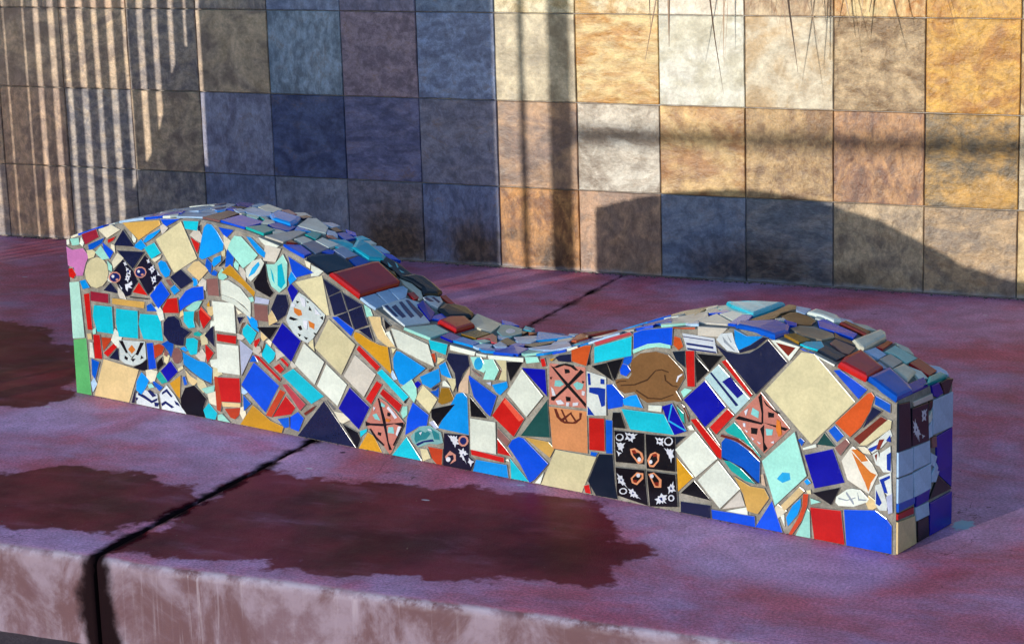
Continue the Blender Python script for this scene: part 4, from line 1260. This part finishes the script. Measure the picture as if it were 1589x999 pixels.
plank(q([(-1.235, -0.14), (-1.235, .335), (-1.172, .30), (-1.172, .19), (-1.07, .19), (-1.07, -0.14)]), 0.012, 0.03, 'shade_mask', screen)

# boarded panel, unseen, added further forward to shade the wall's middle
YG = -2.6
shade_panel = empty('timber_shade_panel', (-1.7, YG, 0))
tag(shade_panel, 'unseen boarded panel with two battens, added to shade the middle of the wall', 'shade_panel')
xs = np.linspace(-1.16, -0.008, 11)
for i in range(10):
    a = xs[i] - 0.006; b = xs[i + 1] + (0.006 if i < 9 else 0.0)
    y = 0.0 if i % 2 else 0.021
    link('board', boxmesh('board', a + 1.7 + K * YG, b + 1.7 + K * YG, y - 0.01, y + 0.01, 0.0, 1.42), shade_panel, [MAT_WOOD])
for a, b in ((0.089, 0.110), (0.203, 0.283)):
    link('batten', boxmesh('batten', a + 1.7 + K * YG, b + 1.7 + K * YG, -0.01, 0.01, 0.0, 1.42), shade_panel, [MAT_WOOD])
for z in (0.0, 1.33):
    link('ledge', boxmesh('ledge', -1.16 + 1.7 + K * YG, 0.285 + 1.7 + K * YG, -0.05, -0.0105, z, z + (0.05 if z == 0 else 0.06)), shade_panel, [MAT_WOOD])

# handrail behind the viewer
hr = empty('handrail', (-1.0, -8.0, -0.21))
tag(hr, 'long steel handrail behind the viewer, its soft shade crossing the golden tiles', 'railing')
kmet = N("painted_steel"); kmet.P('Base Color', (0.08, 0.09, 0.10)); kmet.P('Roughness', 0.4); kmet.P('Metallic', 0.6)
def tube(name, a, b, r, parent, mat, r2=None, seg=10):
    a, b = Vector(a), Vector(b); d = (b - a).normalized()
    s = d.orthogonal().normalized(); t = d.cross(s); r2 = r if r2 is None else r2
    vv = []
    for c, rr in ((a, r), (b, r2)):
        for i in range(seg):
            an = i / seg * 2 * math.pi
            vv.append(tuple(c + (s * math.cos(an) + t * math.sin(an)) * rr))
    ff = [(i, (i + 1) % seg, seg + (i + 1) % seg, seg + i) for i in range(seg)] + [tuple(range(seg))[::-1], tuple(range(seg, 2 * seg))]
    me = bpy.data.meshes.new(name); me.from_pydata(vv, [], ff); me.update()
    return link(name, me, parent, [mat])
tube('top_rail', (-2.2, 0, 1.72), (3.4, 0, 1.745), 0.03, hr, kmet.m)
tube('post', (-2.19, 0, 0), (-2.19, 0, 1.70), 0.02, hr, kmet.m)
tube('post', (3.39, 0, 0), (3.39, 0, 1.73), 0.02, hr, kmet.m)

# dry palm fronds drooping over the top of the wall
kl = N("dry_palm_leaf"); ktc = kl.n("ShaderNodeTexCoord").outputs['Object']
kn = kl.noise(ktc, 9, 4, 0.6)
kl.P('Base Color', kl.mix(kl.smooth(kn, 0.3, 0.7), (0.30, 0.17, 0.10), (0.56, 0.42, 0.30))); kl.P('Roughness', 0.6)
def frond(base, tip, drop, label, seed, nleaf):
    r = random.Random(seed)
    root = empty('palm_frond', base)
    tag(root, label, 'palm frond', 'dry palm fronds drooping over the wall top')
    b = Vector(base); pts = []
    for i in range(9):
        t = i / 8
        p = b.lerp(Vector(tip), t); p.z += 0.30 * math.sin(t * math.pi * 0.8) * (1 - t * 0.4)
        pts.append(p - b)
    for i in range(8):
        pass
    seg = 8; vv = []; ff = []
    for i, p in enumerate(pts):
        d = (pts[min(i + 1, 8)] - pts[max(i - 1, 0)]).normalized(); s = d.cross(Vector((0, 0, 1))).normalized(); u = s.cross(d)
        rr = 0.013 * (1 - i / 10)
        for q_ in range(seg):
            an = q_ / seg * 2 * math.pi; vv.append(tuple(p + (s * math.cos(an) + u * math.sin(an) * 0.7) * rr))
    for i in range(8):
        for q_ in range(seg):
            j = (q_ + 1) % seg; ff.append((i * seg + q_, i * seg + j, (i + 1) * seg + j, (i + 1) * seg + q_))
    ff.append(tuple(range(seg))[::-1]); ff.append(tuple(range(8 * seg, 9 * seg)))
    me = bpy.data.meshes.new('stalk'); me.from_pydata(vv, [], ff); me.update()
    link('stalk', me, root, [kl.m])
    for i in range(nleaf):
        t = 0.25 + 0.75 * i / nleaf + r.uniform(-.02, .02); t = min(max(t, 0), 0.999)
        k_ = int(t * 8); p = pts[k_].lerp(pts[k_ + 1], t * 8 - k_)
        side = -1 if i % 2 else 1
        ln = r.uniform(0.72, 1.16) * drop; w = r.uniform(0.005, 0.013)
        dirh = Vector((r.uniform(-.45, .45) + 0.18 * side, r.uniform(-.12, .10), 0))
        vv = []; n_ = 7
        tw = r.uniform(0, math.pi); cv = r.uniform(-0.16, 0.16)
        for s_ in range(n_ + 1):
            f = s_ / n_
            c = p + dirh * (0.22 * math.sqrt(f)) + Vector((cv * f * f, 0, -ln * (f ** 1.15)))
            ww = w * (1 - f) ** 0.6 + 0.0008
            a = tw + f * 0.8; o_ = Vector((math.cos(a), math.sin(a), 0)) * ww; e_ = Vector((-math.sin(a), math.cos(a), 0)) * ww * 0.35
            vv += [tuple(c - o_), tuple(c + e_), tuple(c + o_), tuple(c + e_ * 0.3 - Vector((0, 0, 0.0004)))]
        ff = []
        for s_ in range(n_):
            for q_ in range(4):
                j = (q_ + 1) % 4; ff.append((s_ * 4 + q_, s_ * 4 + j, (s_ + 1) * 4 + j, (s_ + 1) * 4 + q_))
        me = bpy.data.meshes.new('leaflet'); me.from_pydata(vv, [], ff); me.update()
        link('leaflet', me, root, [kl.m])
frond((1.50, 0.12, 1.84), (0.98, -0.46, 1.62), 0.98, 'dry brown palm frond whose tips hang over the middle of the wall top', 5, 40)
frond((1.62, 0.10, 1.84), (0.66, -0.30, 1.72), 0.98, 'thin dry palm frond hanging left of the fuller one at the wall top', 8, 18)

# grit and dirt gathered along the foot of the wall and round the bench
rg = random.Random(4); gv = []; gf = []
def speck(x, y, s):
    b = len(gv)
    pts = [(1, 0, 0), (-.3, .9, 0), (-.8, -.5, 0), (.2, -.3, .9), (0, .3, .7)]
    a = rg.random() * 6.28
    for p in pts:
        q_ = [p[0] * rg.uniform(.6, 1.2), p[1] * rg.uniform(.6, 1.2), p[2] * rg.uniform(.4, 1)]
        gv.append((x + s * (q_[0] * math.cos(a) - q_[1] * math.sin(a)), y + s * (q_[0] * math.sin(a) + q_[1] * math.cos(a)), 0.0003 + s * q_[2]))
    for f in ((0, 1, 4), (0, 4, 3), (1, 2, 4), (2, 3, 4), (2, 0, 3)): gf.append(tuple(b + i for i in f))
for i in range(1500):
    x = rg.uniform(-2.6, 3.0)
    if noise.noise(Vector((x * 3, 0, 7))) < rg.uniform(-.5, .35): continue
    speck(x, -abs(rg.gauss(0.002, 0.007)), rg.uniform(0.0015, 0.0065))
ca, sa = math.cos(-0.23163943), math.sin(-0.23163943)
for i in range(420):
    u = rg.uniform(0.0, BL); v = -abs(rg.gauss(0.003, 0.005)) if rg.random() < .8 else BW + abs(rg.gauss(0.003, 0.006))
    speck(-0.43130784 + u * ca - v * sa, -1.96165102 + u * sa + v * ca, rg.uniform(0.001, 0.0035))
for i in range(150):
    x, y = rg.uniform(-1.2, 2.9), rg.uniform(-3.1, -0.05); speck(x, y, rg.uniform(0.001, 0.003))
gme = bpy.data.meshes.new('grit'); gme.from_pydata(gv, [], gf); gme.update()
kgr = N("grit_dirt"); kgr.P('Base Color', kgr.mix(kgr.noise(kgr.pos(), 70, 2), (0.03, 0.025, 0.025), (0.26, 0.22, 0.20))); kgr.P('Roughness', 0.95)
gro = link('grit', gme, None, [kgr.m])
tag(gro, 'fine dark grit gathered along the foot of the wall and bench', 'grit', kind='stuff')
